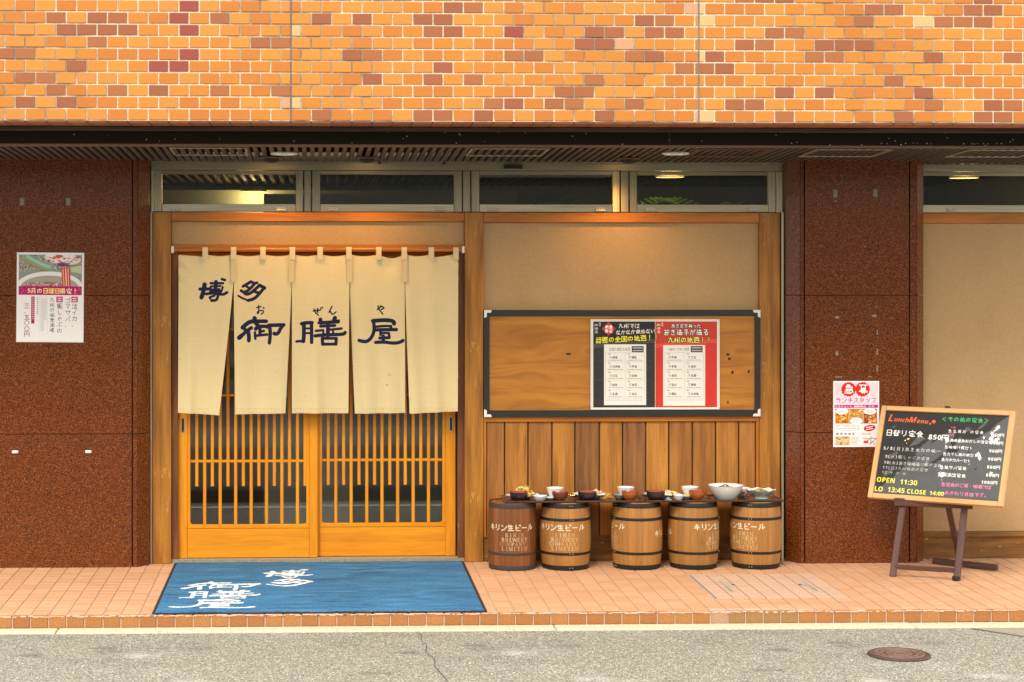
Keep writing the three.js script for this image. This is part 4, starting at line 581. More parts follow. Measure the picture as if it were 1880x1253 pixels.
    g.fillStyle = '#b8288c'; g.fillRect(14, 344, 652, 46); write(g, '日定の生いた時飯を自由に活か', 24, 350, 32, { col: '#f8e4f2', w: 3.6, pitch: 44 }); write(g, '全国味わいませんか', 300, 350, 32, { col: '#f8e4f2', w: 3.6, pitch: 40 });
    for (const [x, a, b, c] of [[26, '#c87a14', '#e8b030', '#7a3a10'], [236, '#b8842c', '#8a4a1c', '#d8a040'], [446, '#a85a30', '#e0a860', '#5a2418']]) { g.fillStyle = a; g.fillRect(x, 402, 204, 218); for (let i = 0; i < 40; i++) { g.fillStyle = [b, c, a, '#f0d090'][(rnd() * 4) | 0]; const rx = rr(x, x + 150); g.fillRect(rx, rr(402, 590), Math.min(rr(8, 60), x + 204 - rx), rr(5, 30)); } }
    g.fillStyle = '#f6f2f4'; for (const [x, y] of [[125, 440], [340, 578], [546, 440]]) { g.beginPath(); g.ellipse(x, y, 94, 48, 0, 0, 6.3); g.fill(); } g.fillStyle = '#b89098'; for (const [x, y] of [[125, 440], [340, 578], [546, 440]]) for (let k = -1; k < 2; k++) g.fillRect(x - 50, y + k * 18, 100, 5);
    g.fillStyle = '#777'; for (let k = 0; k < 4; k++) for (let i = 0; i < 16; i++) g.fillRect(40 + i * 22, 640 + k * 24, rr(8, 18), 8);
    g.fillStyle = '#c8202c'; g.save(); g.translate(540, 686); g.rotate(-0.15); g.beginPath(); g.ellipse(0, 0, 88, 46, 0, 0, 6.3); g.fill(); g.fillStyle = '#fbe8ea'; g.fillRect(-50, -22, 100, 14); g.fillRect(-54, 6, 104, 14); g.restore();
    brush(g, 'haku', 36, 750, 84, 790, '#222'); brush(g, 'ta', 92, 750, 138, 790, '#222'); brush(g, 'go', 152, 754, 206, 788, '#222'); brush(g, 'zen', 214, 752, 264, 790, '#222'); brush(g, 'ya', 272, 752, 318, 790, '#222'); g.fillStyle = '#c46a74'; g.font = 'bold 34px sans-serif'; g.fillText('012-1180', 420, 784);
    g.fillStyle = '#d8b070'; g.fillRect(28, 806, 214, 132); for (let i = 0; i < 30; i++) { g.fillStyle = ['#b07830', '#e8d0a0', '#8a6a40', '#c0c8cc'][(rnd() * 4) | 0]; const rx = rr(28, 200); g.fillRect(rx, rr(806, 910), Math.min(rr(8, 50), 242 - rx), rr(4, 28)); }
    g.fillStyle = '#999'; for (let k = 0; k < 6; k++) g.fillRect(262, 816 + k * 20, rr(80, 120), 7); g.strokeStyle = '#444'; g.lineWidth = 7; for (const l of [[440, 836, 640, 836], [560, 806, 560, 930], [450, 900, 540, 850], [540, 920, 640, 840], [580, 880, 620, 930]]) { g.beginPath(); g.moveTo(l[0], l[1]); g.lineTo(l[2], l[3]); g.stroke(); } g.fillStyle = '#e05030'; g.fillRect(450, 870, 70, 40);
  });
  const q = lone('recruitment_poster', uvm(cbox(0.308, 0.438, 0.003, 0.0008)), M.white, 'small white and red staff recruitment flyer on the right granite pillar', 'poster', 3.578, 0.989, 0.0025);
  part('print', new THREE.PlaneGeometry(0.304, 0.434), phy({ map: t2, roughness: 0.6, specularIntensity: 0.5 }), q, 0, 0, 0.0022);
}

// ---------------------------------------------------------------- door mat
{
  const MX = [-0.935, 0.982], MZ = [-0.135, 1.572], w = MX[1] - MX[0], d = MZ[1] - MZ[0];
  const tex = canvasTex(1150, 1024, (g, W, H) => {
    g.fillStyle = '#2e6a94'; g.fillRect(0, 0, W, H); specks(g, W, H, 22000, 1, 3, ['#33739f', '#286288', '#3a7dab', '#235678', '#2f6c96', '#4086b0']);
    for (let i = 0; i < 420; i++) { g.fillStyle = rnd() < 0.5 ? 'rgba(16,44,76,0.16)' : 'rgba(110,170,215,0.11)'; g.beginPath(); g.ellipse(rnd() * W, rnd() * H, rr(20, 120), rr(5, 22), rr(-0.2, 0.2), 0, 6.3); g.fill(); }
    const X = (x) => (x - MX[0]) / w * W, Z = (z) => (z - MZ[0]) / d * H, c = '#f0efec';
    brush(g, 'haku', X(-0.345), Z(0.17), X(-0.02), Z(0.50), c, 0.86); brush(g, 'ta', X(-0.315), Z(0.51), X(-0.02), Z(0.79), c, 0.86); brush(g, 'go', X(-0.85), Z(0.6), X(-0.345), Z(0.9), c, 0.86); brush(g, 'zen', X(-0.83), Z(0.885), X(-0.335), Z(1.18), c, 0.86); brush(g, 'ya', X(-0.87), Z(1.19), X(-0.355), Z(1.475), c, 0.86);
  });
  const m = thing('door_mat', 'large blue carpet mat with white brush lettering in front of the sliding doors', 'mat', (MX[0] + MX[1]) / 2, pav((MZ[0] + MZ[1]) / 2) + 0.001, (MZ[0] + MZ[1]) / 2); m.rotation.x = Math.atan(SL);
  part('rubber_border', uvm(cbox(w, 0.005, d, 0.0015)), std({ color: lin(0.02, 0.02, 0.022), roughness: 0.8 }), m, 0, 0.0025, 0);
  // tufted pile as a gently uneven sheet
  const NU = 150, NV = 130, g = new THREE.PlaneGeometry(w - 0.036, d - 0.036, NU, NV).rotateX(-Math.PI / 2), p = g.attributes.position;
  for (let i = 0; i < p.count; i++) { const x = p.getX(i), z = p.getZ(i), ex = Math.min(w / 2 - 0.018 - Math.abs(x), d / 2 - 0.018 - Math.abs(z)); p.setY(i, 0.0062 + Math.min(ex * 0.5, 0.005) + (hash(i, 3, 1) - 0.5) * 0.0022 + (pn(x * 6 + 20, z * 14 + 20, 64, 64, 2) - 0.5) * 0.004); }
  g.computeVertexNormals(); part('pile', g, phy({ map: tex, roughness: 1, sheen: 0.25, sheenRoughness: 0.6, bumpMap: dataTex(256, 256, (u, v, i, j) => { const a = hash(i, j, 2) * 255; return [a, a, a]; }, 3, 3, false), bumpScale: 0.002 }), m);
}

// ---------------------------------------------------------------- barrels
function barrelTex(old) {
  return canvasTex(1040, 440, (g, W, H) => {
    const NS = 22; for (let i = 0; i < NS; i++) { const b = old ? rr(0.72, 1.0) : rr(0.88, 1.06), base = old ? [138, 80, 32] : [164, 114, 54]; g.fillStyle = `rgb(${base.map((c) => (c * b) | 0).join(',')})`; g.fillRect(i * W / NS, 0, W / NS + 1, H); for (let k = 0; k < 46; k++) { g.fillStyle = rnd() < 0.6 ? `rgba(${old ? '70,32,10' : '110,64,22'},${rr(0.06, 0.22)})` : 'rgba(220,165,92,0.14)'; g.fillRect(i * W / NS + rnd() * W / NS, rr(-100, H), rr(0.8, 2.4), rr(40, 330)); } if (rnd() < 0.35) { g.strokeStyle = 'rgba(100,56,18,0.4)'; g.lineWidth = 1.2; const cx = (i + 0.5) * W / NS, cy = rr(60, 400); for (let r = 3; r < 30; r += 5) { g.beginPath(); g.ellipse(cx, cy, r * 0.4, r * 1.6, 0, 0, 6.3); g.stroke(); } } }
    specks(g, W, H, 120, 0.8, 2.2, ['#4a2810', '#5c3416']);
    for (const [u, dy] of [[0.5, 0], [0.02, 46]]) { // lettering twice round the barrel
      const cx = u * W, col = '#d9cbb0', y = 136 + dy;
      for (const o of [-W, 0, W]) { write(g, 'キリン生ビール', cx - 172 + o, y, 46, { col, w: 6.8, pitch: 48, sy: 44 });
        g.fillStyle = col; g.textAlign = 'center'; g.font = 'bold 34px serif'; ['KIRIN', 'BREWERY', 'COMPANY.', 'LIMITED'].forEach((s, i) => { [...s].forEach((ch, k) => { g.globalAlpha = rr(0.35, 0.8); g.fillText(ch, cx + 22 + o + (k - (s.length - 1) / 2) * 27, y + 84 + i * 29.5); }); }); g.globalAlpha = 1; g.textAlign = 'left'; }
    }
    g.fillStyle = old ? '#8e5222' : '#ad7236'; for (let i = 0; i < 900; i++) { g.globalAlpha = 0.55; g.fillRect(rnd() * W, 140 + rnd() * 200, rr(1, 3), rr(1, 5)); } g.globalAlpha = 1;   // paint worn through
  });
}
const BH = 0.436;
function barrel(label, x, turn, old, dark) {
  const t = thing('barrel', label, 'barrel', x, 0.0005 + pav(0.08), 0.08, 'small barrels'); t.rotation.y = turn;
  const rE = old ? 0.151 : 0.15, rM = old ? 0.158 : 0.167, R = (v) => rE + (rM - rE) * (1 - (2 * v - 1) ** 2), mat = old ? M.barrelOld : M.barrelNew, NS = 22, NV = 12;
  for (let s = 0; s < NS; s++) {
    const a0 = (s / NS) * 2 * Math.PI, a1 = ((s + 1) / NS) * 2 * Math.PI, pos = [], uv = [], idx = [], jut = rr(-0.0006, 0.0006);
    const cols = [[a0 + 0.001, -0.0022], [a0 + 0.016, 0], [(a0 + a1) / 2, 0.0008], [a1 - 0.016, 0], [a1 - 0.001, -0.0022]];
    for (let j = 0; j <= NV; j++) for (const [a, dr] of cols) { const r = R(j / NV) + dr + jut; pos.push(r * Math.sin(a), j / NV * BH, r * Math.cos(a)); uv.push((a / (2 * Math.PI) + 0.5) % 1.0001, j / NV); }
    for (let j = 0; j < NV; j++) for (let i = 0; i < 4; i++) { const a = j * 5 + i; idx.push(a, a + 1, a + 5, a + 1, a + 6, a + 5); }
    if (s === 10) for (let k = 0; k < uv.length; k += 2) if (uv[k] < 0.4) uv[k] += 1;
    const g = new THREE.BufferGeometry(); g.setAttribute('position', new THREE.Float32BufferAttribute(pos, 3)); g.setAttribute('uv', new THREE.Float32BufferAttribute(uv, 2)); g.setIndex(idx); g.computeVertexNormals(); part('stave', g, mat, t);
  }
  const hm = old ? std({ color: lin(0.06, 0.045, 0.042), roughness: 0.6, metalness: 0.3 }) : std({ color: lin(0.016, 0.015, 0.014), roughness: 0.5, metalness: 0.3 });
  const hoop = (y0, y1) => { const r = (y) => R(y / BH) + 0.0022, o = part('hoop', new THREE.LatheGeometry([[r(y0) - 0.004, y0], [r(y0), y0], [r(y1), y1], [r(y1) - 0.004, y1]].map((p) => new THREE.Vector2(...p)), 64), hm, t);
    if (!old) { const rv = []; for (const b of [0.35, 3.3]) for (const d of [0, 0.11]) { const rad = r((y0 + y1) / 2) + 0.0006; rv.push(at(new THREE.IcosahedronGeometry(0.0035, 1), rad * Math.sin(b + d), (y0 + y1) / 2, rad * Math.cos(b + d))); } for (const q of rv) part('rivet', q, M.screw, o); } };
  hoop(0.0, 0.03); hoop(0.098, 0.115); if (!old) hoop(0.318, 0.336); hoop(0.4, 0.43);
  part('barrel_head', new THREE.CylinderGeometry(rE - 0.008, rE - 0.008, 0.01, 48), M.boards[2], t, 0, BH - 0.012, 0);
}
M.barrelOld = std({ map: barrelTex(true), roughness: 0.55 }); M.barrelNew = std({ map: barrelTex(false), roughness: 0.6 });
const DEG = Math.PI / 180, off0 = 0;
barrel('old reddish brown barrel with grey hoops and faded lettering next to the central post', 1.283, -8 * DEG, true);
barrel('pale oak barrel with full white lettering, second from the central post', 1.632, -17 * DEG, false);
barrel('pale oak barrel turned so its lettering shows only at the edges', 2.101, -94 * DEG, false);
barrel('pale oak barrel with lettering turned towards the granite pillar, fourth from the central post', 2.476, 48 * DEG, false);
barrel('pale oak barrel with lettering turned towards the door, beside the right granite pillar', 2.888, -49 * DEG, false);

// ---------------------------------------------------------------- trays with dishes
const TY = BH + pav(0.08) + 0.002;
M.lacquer = phy({ color: lin(0.018, 0.008, 0.007), roughness: 0.3, clearcoat: 0.6 }); M.redEdge = phy({ color: lin(0.16, 0.03, 0.025), roughness: 0.35, clearcoat: 0.5 });
const trayW = 'tray next to the central post|second tray from the central post|third tray from the central post|tray beside the right granite pillar'.split('|');
[[1.445, 0], [1.9, 0.012], [2.358, -0.01], [2.812, 0.006]].forEach(([x, a], i) => {
  const t = thing('serving_tray', 'dark lacquer serving ' + trayW[i], 'tray', x, TY + (i % 2 ? 0.0 : 0.0), 0.075, 'trays on the barrels'); t.rotation.y = a; const w = 0.446, d = 0.31;
  part('tray_base', uvm(cbox(w - 0.02, 0.006, d - 0.02, 0.002)), M.lacquer, t, 0, 0.003, 0);
  for (const s of [-1, 1]) { const e = part('rim', uvm(cbox(w, 0.011, 0.006, 0.002)), M.lacquer, t, 0, 0.006, s * (d / 2 - 0.004)); e.rotation.x = s * 0.35; const f = part('rim', uvm(cbox(0.006, 0.011, d - 0.012, 0.002)), M.lacquer, t, s * (w / 2 - 0.004), 0.006, 0); f.rotation.z = -s * 0.35; part('rim_edge', uvm(cbox(w + 0.006, 0.003, 0.005, 0.001)), M.redEdge, t, 0, 0.0125, s * (d / 2 - 0.001)); part('rim_edge', uvm(cbox(0.005, 0.003, d - 0.008, 0.001)), M.redEdge, t, s * (w / 2 - 0.001), 0.0125, 0); }
});
const DY = TY + 0.0065;
M.porcelain = phy({ color: lin(0.76, 0.77, 0.75), roughness: 0.22, clearcoat: 0.5 }); M.celadon = phy({ color: lin(0.52, 0.6, 0.54), roughness: 0.25, clearcoat: 0.5 }); M.blackLacquer = phy({ color: lin(0.014, 0.013, 0.013), roughness: 0.3, clearcoat: 0.5 }); M.redLacquer = phy({ color: lin(0.34, 0.02, 0.016), roughness: 0.35, clearcoat: 0.4 }); M.brownLacquer = phy({ map: woodTex(141, [92, 46, 24], [116, 62, 34], [134, 78, 44], { fine: 40 }), roughness: 0.35, clearcoat: 0.4 }); M.amberLacquer = phy({ map: woodTex(151, [128, 64, 16], [168, 92, 24], [190, 112, 34], { fine: 30 }), roughness: 0.35, clearcoat: 0.4 }); M.greyDish = phy({ color: lin(0.2, 0.23, 0.25), roughness: 0.3, clearcoat: 0.4 }); M.glassy = phy({ color: 0xffffff, transmission: 1, thickness: 0, roughness: 0.02, ior: 1.5 });
const prof = { bowl: [[0.0, 0.002], [0.5, 0.002], [0.52, 0.0], [0.56, 0.06], [0.82, 0.3], [0.97, 0.7], [1, 1]], soup: [[0, 0.02], [0.62, 0.02], [0.64, 0], [0.67, 0.1], [0.86, 0.25], [0.97, 0.55], [1, 1]], cup: [[0, 0.03], [0.5, 0.03], [0.52, 0], [0.56, 0.1], [0.78, 0.4], [0.92, 0.8], [1, 1]], plate: [[0, 0.1], [0.55, 0.1], [0.58, 0], [0.62, 0.2], [0.85, 0.6], [1, 1]], foot: [[0, 0.3], [0.42, 0.3], [0.46, 0], [0.48, 0.05], [0.42, 0.38], [0.75, 0.62], [1, 1]] };
function dish(name, label, cat, kind, x, z, r, h, mat, inner, group, wavy = 0) {
  const t = thing(name, label, cat, x, DY, z, group), P = prof[kind], th = Math.min(0.05, 0.0035 / r), out = P.map(([a, b]) => new THREE.Vector2(a * r, b * h)), inn = P.slice(3).reverse().map(([a, b]) => new THREE.Vector2(Math.max(a - th, 0) * r, Math.min(b * h + 0.002, h - 0.0004)));
  const seg = 40, mk = (pts) => { const g = new THREE.LatheGeometry(pts, seg); if (wavy) { const p = g.attributes.position; for (let i = 0; i < p.count; i++) { const a = Math.atan2(p.getX(i), p.getZ(i)), k = clamp((p.getY(i) / h - 0.4) / 0.6, 0, 1); p.setY(i, p.getY(i) + k * wavy * Math.cos(a * 8)); p.setX(i, p.getX(i) * (1 + k * 0.03 * Math.cos(a * 8))); } g.computeVertexNormals(); } return g; };
  part('outer_wall', mk(out), mat, t); part('inner_wall', mk([new THREE.Vector2(r, h), ...inn, new THREE.Vector2(0.0001, P[3][1] * h + 0.003)]), inner, t);
  return t;
}
function food(label, cat, x, y, z, w, h, d, cols, n, round = 0.5) { // a heap of separate bits
  const t = thing('food_heap', label, cat, x, y, z), gs = cols.map(() => []);
  for (let i = 0; i < n; i++) { const a = rnd() * 6.28, q = Math.sqrt(rnd()), px = q * Math.cos(a) * w / 2, pz = q * Math.sin(a) * d / 2, top = h * (1 - q * q * 0.8), s = rr(0.008, 0.017); const g = new THREE.IcosahedronGeometry(s, 1); const p = g.attributes.position; for (let k = 0; k < p.count; k++) { const f = 1 + (hash(Math.round(p.getX(k) * 5e4), Math.round(p.getY(k) * 5e4 + p.getZ(k) * 7e4), i) - 0.5) * 0.45; p.setXYZ(k, p.getX(k) * f * rr(1.1, 1.15), p.getY(k) * f * round, p.getZ(k) * f); } g.rotateY(rnd() * 3).rotateZ(rr(-0.7, 0.7)).translate(px, Math.max(s * 0.3, rnd() * top), pz); g.computeVertexNormals(); gs[i % cols.length].push(g); }
  gs.forEach((l, i) => part('morsels', merge(l), std({ color: lin(...cols[i]), roughness: 0.6 }), t));
}
const soupG = 'soup bowls', cupG = 'rice cups';
// first tray
dish('plate', 'white plate heaped with fried food on the ' + trayW[0], 'plate', 'plate', 1.345, 0.02, 0.1, 0.02, M.porcelain, M.porcelain); food('golden fried food with green garnish behind the first black bowl', 'food', 1.365, DY + 0.014, 0.015, 0.15, 0.07, 0.1, [[0.72, 0.46, 0.1], [0.78, 0.58, 0.22], [0.6, 0.36, 0.08], [0.78, 0.66, 0.36], [0.16, 0.24, 0.05]], 90);
dish('soup_bowl', 'black lacquer soup bowl with red inside on the ' + trayW[0], 'bowl', 'soup', 1.318, 0.155, 0.06, 0.058, M.blackLacquer, M.redLacquer, soupG);
dish('sauce_dish', 'small white sauce dish beside the first black bowl', 'dish', 'cup', 1.455, 0.165, 0.048, 0.034, M.porcelain, M.porcelain); dish('side_dish', 'small white dish behind the sauce dish on the ' + trayW[0], 'dish', 'plate', 1.475, 0.05, 0.045, 0.03, M.porcelain, M.porcelain); food('dark pickles in the small dish behind the white sauce dish', 'food', 1.49, DY + 0.018, 0.045, 0.06, 0.02, 0.04, [[0.08, 0.02, 0.015], [0.2, 0.06, 0.04]], 16);
dish('rice_cup', 'white rice cup behind the brown bowl on the ' + trayW[0], 'cup', 'cup', 1.568, 0.055, 0.058, 0.072, M.porcelain, M.porcelain, cupG); dish('soup_bowl', 'plain brown lacquer bowl with red inside on the ' + trayW[0], 'bowl', 'bowl', 1.588, 0.15, 0.053, 0.058, M.brownLacquer, M.redLacquer, soupG); dish('side_dish', 'flat white saucer partly under the brown bowl', 'dish', 'plate', 1.53, 0.1, 0.05, 0.016, M.porcelain, M.porcelain);
// second tray
dish('plate', 'white plate with food on the ' + trayW[1], 'plate', 'plate', 1.8, 0.02, 0.112, 0.028, M.porcelain, M.porcelain); food('breaded pieces on the plate of the second tray', 'food', 1.85, DY + 0.02, 0.02, 0.1, 0.03, 0.08, [[0.7, 0.6, 0.46], [0.62, 0.42, 0.2], [0.76, 0.7, 0.6]], 40);
dish('soup_bowl', 'black lacquer soup bowl with red inside on the ' + trayW[1], 'bowl', 'soup', 1.765, 0.155, 0.061, 0.058, M.blackLacquer, M.redLacquer, soupG); dish('side_dish', 'clear glass dish of amber food on the ' + trayW[1], 'dish', 'cup', 1.905, 0.165, 0.038, 0.036, M.glassy, M.glassy); food('amber simmered food in the clear glass dish', 'food', 1.905, DY + 0.014, 0.165, 0.055, 0.025, 0.05, [[0.42, 0.18, 0.03], [0.5, 0.26, 0.06]], 24);
dish('side_dish', 'grey glazed dish on the ' + trayW[1], 'dish', 'cup', 1.985, 0.1, 0.042, 0.03, M.greyDish, M.greyDish); dish('rice_cup', 'white rice cup behind the amber bowl on the ' + trayW[1], 'cup', 'cup', 2.035, 0.05, 0.058, 0.074, M.porcelain, M.porcelain, cupG); dish('soup_bowl', 'amber lacquer bowl with red inside on the ' + trayW[1], 'bowl', 'bowl', 2.045, 0.15, 0.054, 0.06, M.amberLacquer, M.redLacquer, soupG);
// third tray
dish('plate', 'white plate with pale food on the ' + trayW[2], 'plate', 'plate', 2.27, 0.02, 0.112, 0.026, M.porcelain, M.porcelain); food('pale slices with yellow garnish on the plate of the third tray', 'food', 2.325, DY + 0.018, 0.03, 0.12, 0.03, 0.07, [[0.76, 0.6, 0.46], [0.78, 0.56, 0.14], [0.76, 0.7, 0.6]], 44);
dish('soup_bowl', 'black lacquer soup bowl with red inside on the ' + trayW[2], 'bowl', 'soup', 2.213, 0.155, 0.061, 0.06, M.blackLacquer, M.redLacquer, soupG); dish('side_dish', 'small ribbed white bowl on the ' + trayW[2], 'dish', 'cup', 2.362, 0.16, 0.037, 0.034, M.porcelain, M.porcelain); dish('side_dish', 'blue grey dish with yellow pickle on the ' + trayW[2], 'dish', 'plate', 2.42, 0.12, 0.045, 0.024, M.greyDish, M.porcelain); food('yellow pickle slices in the blue grey dish', 'food', 2.425, DY + 0.014, 0.12, 0.05, 0.018, 0.04, [[0.78, 0.52, 0.04], [0.74, 0.6, 0.2]], 12);
food('dark green garnish beside the third black bowl', 'food', 2.3, DY, 0.17, 0.05, 0.022, 0.04, [[0.03, 0.04, 0.03], [0.3, 0.34, 0.36]], 16);
dish('rice_cup', 'white rice cup behind the amber bowl on the ' + trayW[2], 'cup', 'cup', 2.46, 0.05, 0.058, 0.074, M.porcelain, M.porcelain, cupG); dish('soup_bowl', 'amber lacquer bowl with red inside on the ' + trayW[2], 'bowl', 'bowl', 2.487, 0.15, 0.054, 0.06, M.amberLacquer, M.redLacquer, soupG);
// fourth tray
dish('noodle_bowl', 'large white noodle bowl on the tray beside the right pillar', 'bowl', 'cup', 2.685, 0.1, 0.116, 0.09, M.porcelain, M.porcelain); food('brown topping in the large white noodle bowl', 'food', 2.685, DY + 0.066, 0.1, 0.08, 0.024, 0.09, [[0.3, 0.19, 0.06], [0.24, 0.15, 0.05]], 26);
dish('side_dish', 'clear glass dish between the big white bowl and the footed plate', 'dish', 'cup', 2.815, 0.1, 0.04, 0.04, M.glassy, M.glassy); food('brown simmered food in the glass dish beside the big white bowl', 'food', 2.815, DY + 0.016, 0.1, 0.06, 0.03, 0.05, [[0.22, 0.07, 0.03], [0.3, 0.14, 0.08]], 18); dish('rice_cup', 'low white cup behind the footed plate', 'cup', 'cup', 2.825, 0.0, 0.045, 0.06, M.porcelain, M.porcelain);
dish('footed_plate', 'pale green scalloped dish on a foot beside the right granite pillar', 'dish', 'foot', 2.918, 0.1, 0.097, 0.06, M.celadon, M.porcelain, undefined, 0.004); food('brown noodles in the pale green footed dish', 'food', 2.915, DY + 0.045, 0.1, 0.09, 0.014, 0.09, [[0.34, 0.24, 0.1], [0.42, 0.32, 0.16]], 30);

// ---------------------------------------------------------------- easel and marker board
{
  const A = 0.63, L = 0.45, W = 0.86, H = 0.64;
  const tex = canvasTex(1180, 880, (g, w, h) => {
    g.fillStyle = '#08090b'; g.fillRect(0, 0, w, h); const q = (t, x, y, s, col, o = {}) => write(g, t, x, y, s, { col, w: s * 0.12, ...o });
    g.fillStyle = '#f0641e'; g.save(); g.translate(24, 104); g.rotate(0.03); g.font = 'bold italic 104px sans-serif'; g.fillText('L', 0, 6); g.font = 'bold italic 62px sans-serif'; g.fillText('unch', 62, 4); g.font = 'bold italic 80px sans-serif'; g.fillText('M', 206, 2); g.font = 'bold italic 62px sans-serif'; g.fillText('enu', 284, 4); g.beginPath(); g.arc(420, 2, 10, 0, 6.3); g.fill(); g.beginPath(); g.arc(452, -22, 18, 0, 6.3); g.fill(); g.restore();
    q('〈その他の定食〉', 548, 34, 52, '#1fc46a', { pitch: 56 });
    q('日替り定食', 26, 196, 70, '#f4f4f0', { pitch: 74, w: 7.5 }); q('850円', 436, 222, 70, '#f4f4f0', { pitch: 66, w: 7 });
    q('火味', 640, 132, 26, '#e0423c'); q('☆生飯カツの定食', 626, 166, 36, '#e8e8e4', { pitch: 44 }); q('九州', 636, 212, 26, '#e0423c'); q('☆満喫量熱おかしの活定食', 616, 262, 36, '#f0f0ec', { pitch: 36 }); q('☆味噌汁飯セト', 612, 332, 36, '#f0f0ec', { pitch: 38 }); q('☆カマし飯の飲セト', 606, 404, 36, '#f0f0ec', { pitch: 36 }); q('☆カタカルーセト', 600, 464, 36, '#f0f0ec', { pitch: 34 }); q('☆地サバ定食', 594, 540, 40, '#f0f0ec', { pitch: 42 }); q('☆豚満活定食', 584, 614, 42, '#f0f0ec', { pitch: 44 });
    ['860円', '900円', '960円', '900円', '800円', '800円'].forEach((s, i) => q(s, 1024, 184 + i * 82, 42, '#f0f0ec', { pitch: 42 })); q('1080円', 990, 668, 42, '#f0f0ec', { pitch: 42 });
    q('5/8(月)熱き水カの味―', 24, 376, 44, '#dcdcd8', { pitch: 50, w: 3.8 }); q('9(火)豚しゃぶの定食', 54, 462, 40, '#c8c8c4', { pitch: 44, w: 3.2 }); q('10(水)若き味噌造り豚の活食', 50, 526, 40, '#d2d2ce', { pitch: 41, w: 3.2 }); q('11(日)九州味めの定食', 46, 580, 38, '#bcbcb8', { pitch: 42, w: 3 }); q('12 そ の 他', 46, 632, 38, '#a8a8a4', { pitch: 42, w: 3 });
    g.fillStyle = '#f0e614'; g.font = 'bold 68px sans-serif'; g.save(); g.translate(0, 752); g.rotate(0.02); g.fillText('OPEN', 10, 0); g.fillText('11:30', 238, 4); g.fillText('LO', 4, 96); g.fillText('13:45', 132, 94); g.font = 'bold 62px sans-serif'; g.fillText('CLOSE', 318, 92); g.font = 'bold 56px sans-serif'; g.fillText('14:00', 534, 88); g.restore();
    q('☆定食のご飯・味噌汁は', 630, 712, 44, '#e85a9c', { pitch: 42 }); q('おかわり自由です。', 672, 796, 44, '#e85a9c', { pitch: 46 });
  });
  const b = thing('menu_board', 'black lunch menu board with coloured handwriting in a pale wooden frame on the easel', 'menu board', 3.912, 0.471, 0.56); b.rotation.order = 'YXZ'; b.rotation.y = -A; b.rotation.x = -L;
  part('board', uvm(cbox(W - 0.03, H - 0.03, 0.012, 0.002)), M.blackPaint, b, 0, H / 2, -0.008);
  // clear film lying in loose waves over the writing
  const NU = 80, NV = 60, g = new THREE.PlaneGeometry(W - 0.06, H - 0.06, NU, NV), p = g.attributes.position;
  for (let i = 0; i < p.count; i++) { const x = p.getX(i), y = p.getY(i), e = Math.min(W / 2 - 0.03 - Math.abs(x), H / 2 - 0.03 - Math.abs(y)), k = clamp(e / 0.16, 0, 1); p.setZ(i, 0.002 + k * 0.016 * (pn(x * 7 + 30, y * 7 + 30, 64, 64, 21) + 0.5 * pn(x * 19 + 30, y * 19 + 30, 128, 128, 22) + 0.1 * pn(x * 48 + 60, y * 48 + 60, 256, 256, 23))); }
  g.computeVertexNormals(); part('writing_surface', new THREE.PlaneGeometry(W - 0.06, H - 0.06), std({ map: tex, roughness: 0.55 }), b, 0, H / 2, -0.0012);
  part('clear_film', g, phy({ color: 0xffffff, transmission: 1, thickness: 0, roughness: 0.07, ior: 1.6 }), b, 0, H / 2, 0.0005);
  for (const s of [-1, 1]) { bar('frame_side', M.pine, b, s * (W / 2 - 0.016) - 0.016, s * (W / 2 - 0.016) + 0.016, 0, H, -0.018, 0.014, 'y', 0.003); bar('frame_side', M.pine, b, -W / 2 + 0.0325, W / 2 - 0.0325, H / 2 + s * (H / 2 - 0.016) - 0.016, H / 2 + s * (H / 2 - 0.016) + 0.016, -0.018, 0.013, 'x', 0.003); }
  part('top_clip', uvm(cbox(0.034, 0.02, 0.03, 0.004)), M.black, b, 0.0, H + 0.006, -0.004);
  const e = thing('easel', 'dark brown wooden easel standing on the tiles by the right granite pillar', 'easel', 3.84, pav(0.55), 0.55), O = new THREE.Vector3(3.84, pav(0.55), 0.55);
  const stick = (name, a, c, w, d, m = M.darkWood) => { const va = new THREE.Vector3(...a).sub(O), vb = new THREE.Vector3(...c).sub(O), dir = vb.clone().sub(va), l = dir.length(); const o = part(name, uvm(cbox(w, l, d, 0.003), 'y', rnd(), rnd()), m, e); o.position.copy(va).add(vb).multiplyScalar(0.5); const y = dir.normalize(), fx = new THREE.Vector3(Math.cos(0.5), 0, Math.sin(0.5)), z = fx.clone().cross(y).normalize(), x = y.clone().cross(z).normalize(); o.quaternion.setFromRotationMatrix(new THREE.Matrix4().makeBasis(x, y, z)); return o; };
  const fy = pav(0.55);
  stick('leg', [3.665, fy, 0.5], [3.76, 0.462, 0.42], 0.04, 0.022); stick('leg', [4.02, fy, 0.665], [4.1, 0.45, 0.585], 0.042, 0.022);
  stick('stretcher', [3.68, 0.055, 0.495], [4.01, 0.055, 0.655], 0.02, 0.03).rotateY(0); stick('rear_leg', [4.02, 0.46, 0.5], [4.22, 0.03, 0.16], 0.036, 0.022);
  stick('rear_foot', [4.085, 0.02, 0.03], [4.405, 0.02, 0.33], 0.036, 0.036); stick('ledge', [3.7, 0.46, 0.425], [4.14, 0.46, 0.62], 0.016, 0.05); part('rubber_foot', uvm(cbox(0.046, 0.03, 0.032, 0.006)), M.black, e, 4.018 - 3.84, 0.014, 0.665 - 0.55);
}

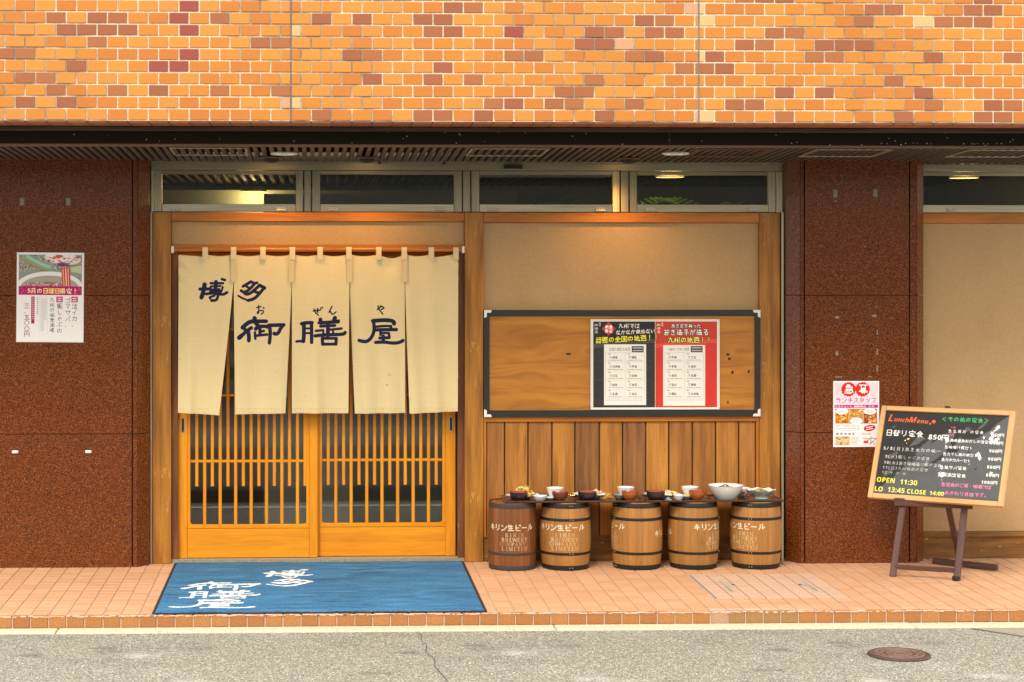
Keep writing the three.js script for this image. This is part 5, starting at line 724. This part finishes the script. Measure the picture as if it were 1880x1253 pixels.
// ---------------------------------------------------------------- the other side of the street, mirrored in the glass
{
  const s = struct('opposite_pavement', 0, ROAD_Y, 0); part('kerb', uvm(cbox(40, 0.14, 0.16, 0.02)), std({ color: lin(0.09, 0.085, 0.08), roughness: 0.9 }), s, 0, 0.06, 3.85);
  part('paving', uvm(new THREE.BoxGeometry(40, 0.13, 3.6).toNonIndexed()), std({ color: lin(0.1, 0.095, 0.09), roughness: 0.9 }), s, 0, 0.06, 5.74); part('pale_paving', uvm(new THREE.BoxGeometry(40, 0.13, 2.7).toNonIndexed()), std({ color: lin(0.26, 0.25, 0.23), roughness: 0.9 }), s, 0, 0.062, 8.9); part('far_paving', uvm(new THREE.BoxGeometry(40, 0.13, 5).toNonIndexed()), std({ color: lin(0.12, 0.115, 0.11), roughness: 0.9 }), s, 0, 0.06, 12.76);
  const b = thing('opposite_building', 'grey green office building across the street seen only as a reflection', 'building', -1, 0, 15);
  part('wall', uvm(new THREE.BoxGeometry(34, 4.2, 0.4).toNonIndexed()), std({ color: lin(0.1, 0.115, 0.105), roughness: 0.9 }), b, 0, 2.0, 0.3);
  for (let i = 0; i < 5; i++) part('band', uvm(cbox(34, i < 2 ? 0.22 : 0.4, 0.12, 0.01)), std({ color: lin(0.3, 0.29, 0.26), roughness: 0.9 }), b, 0, [0.2, 0.62, 1.25, 2.95, 3.9][i], 0.05);
  for (let i = 0; i < 14; i++) part('window', uvm(cbox(1.5, 1.05, 0.06, 0.01)), std({ color: lin(0.02, 0.025, 0.025), roughness: 0.1 }), b, -14.5 + i * 2.2, 2.15, 0.07);
}
{ // plants standing inside behind the right transoms
  const leafM = std({ color: lin(0.06, 0.15, 0.02), roughness: 0.6, side: THREE.DoubleSide });
  for (const [x, z, lab] of [[2.0, -1.25, 'leafy indoor plant behind the transom over the left of the plaster panel'], [2.85, -1.1, 'leafy indoor plant behind the transom nearest the right pillar']]) {
    const t = thing('indoor_plant', lab, 'plant', x, 0, z, 'plants inside the shop'); part('pot', new THREE.LatheGeometry([[0.001, 0], [0.16, 0], [0.2, 0.36], [0.18, 0.36], [0.16, 0.3], [0.001, 0.3]].map((p) => new THREE.Vector2(...p)), 28), M.darkWood, t); part('trunk', new THREE.CylinderGeometry(0.02, 0.035, 1.75, 10), M.jambWood, t, 0, 1.2, 0);
    const lg = []; for (let f = 0; f < 30; f++) { const a = rnd() * 6.28, up = rr(0.1, 0.9), len = rr(0.4, 0.8), y0 = 2.1 + rr(-0.06, 0.16); for (let k = 2; k < 16; k++) for (const sd of [-1, 1]) { const u = k / 15, rad = u * len, y = y0 + Math.sin(u * 2.2) * up * 0.3 - u * u * 0.1, g = new THREE.PlaneGeometry(0.016, 0.11 * (1.1 - u * 0.6)).translate(0, 0.05, 0).rotateZ(sd * 1.1).rotateX(-0.5).rotateY(a + Math.PI / 2 * 0); g.translate(rad * Math.cos(a), y, rad * Math.sin(a) * 0.8); lg.push(g); } } const c = part('fronds', merge(lg), leafM, t); c.userData.kind = 'stuff';
  }
}
renderer.render(scene, camera);
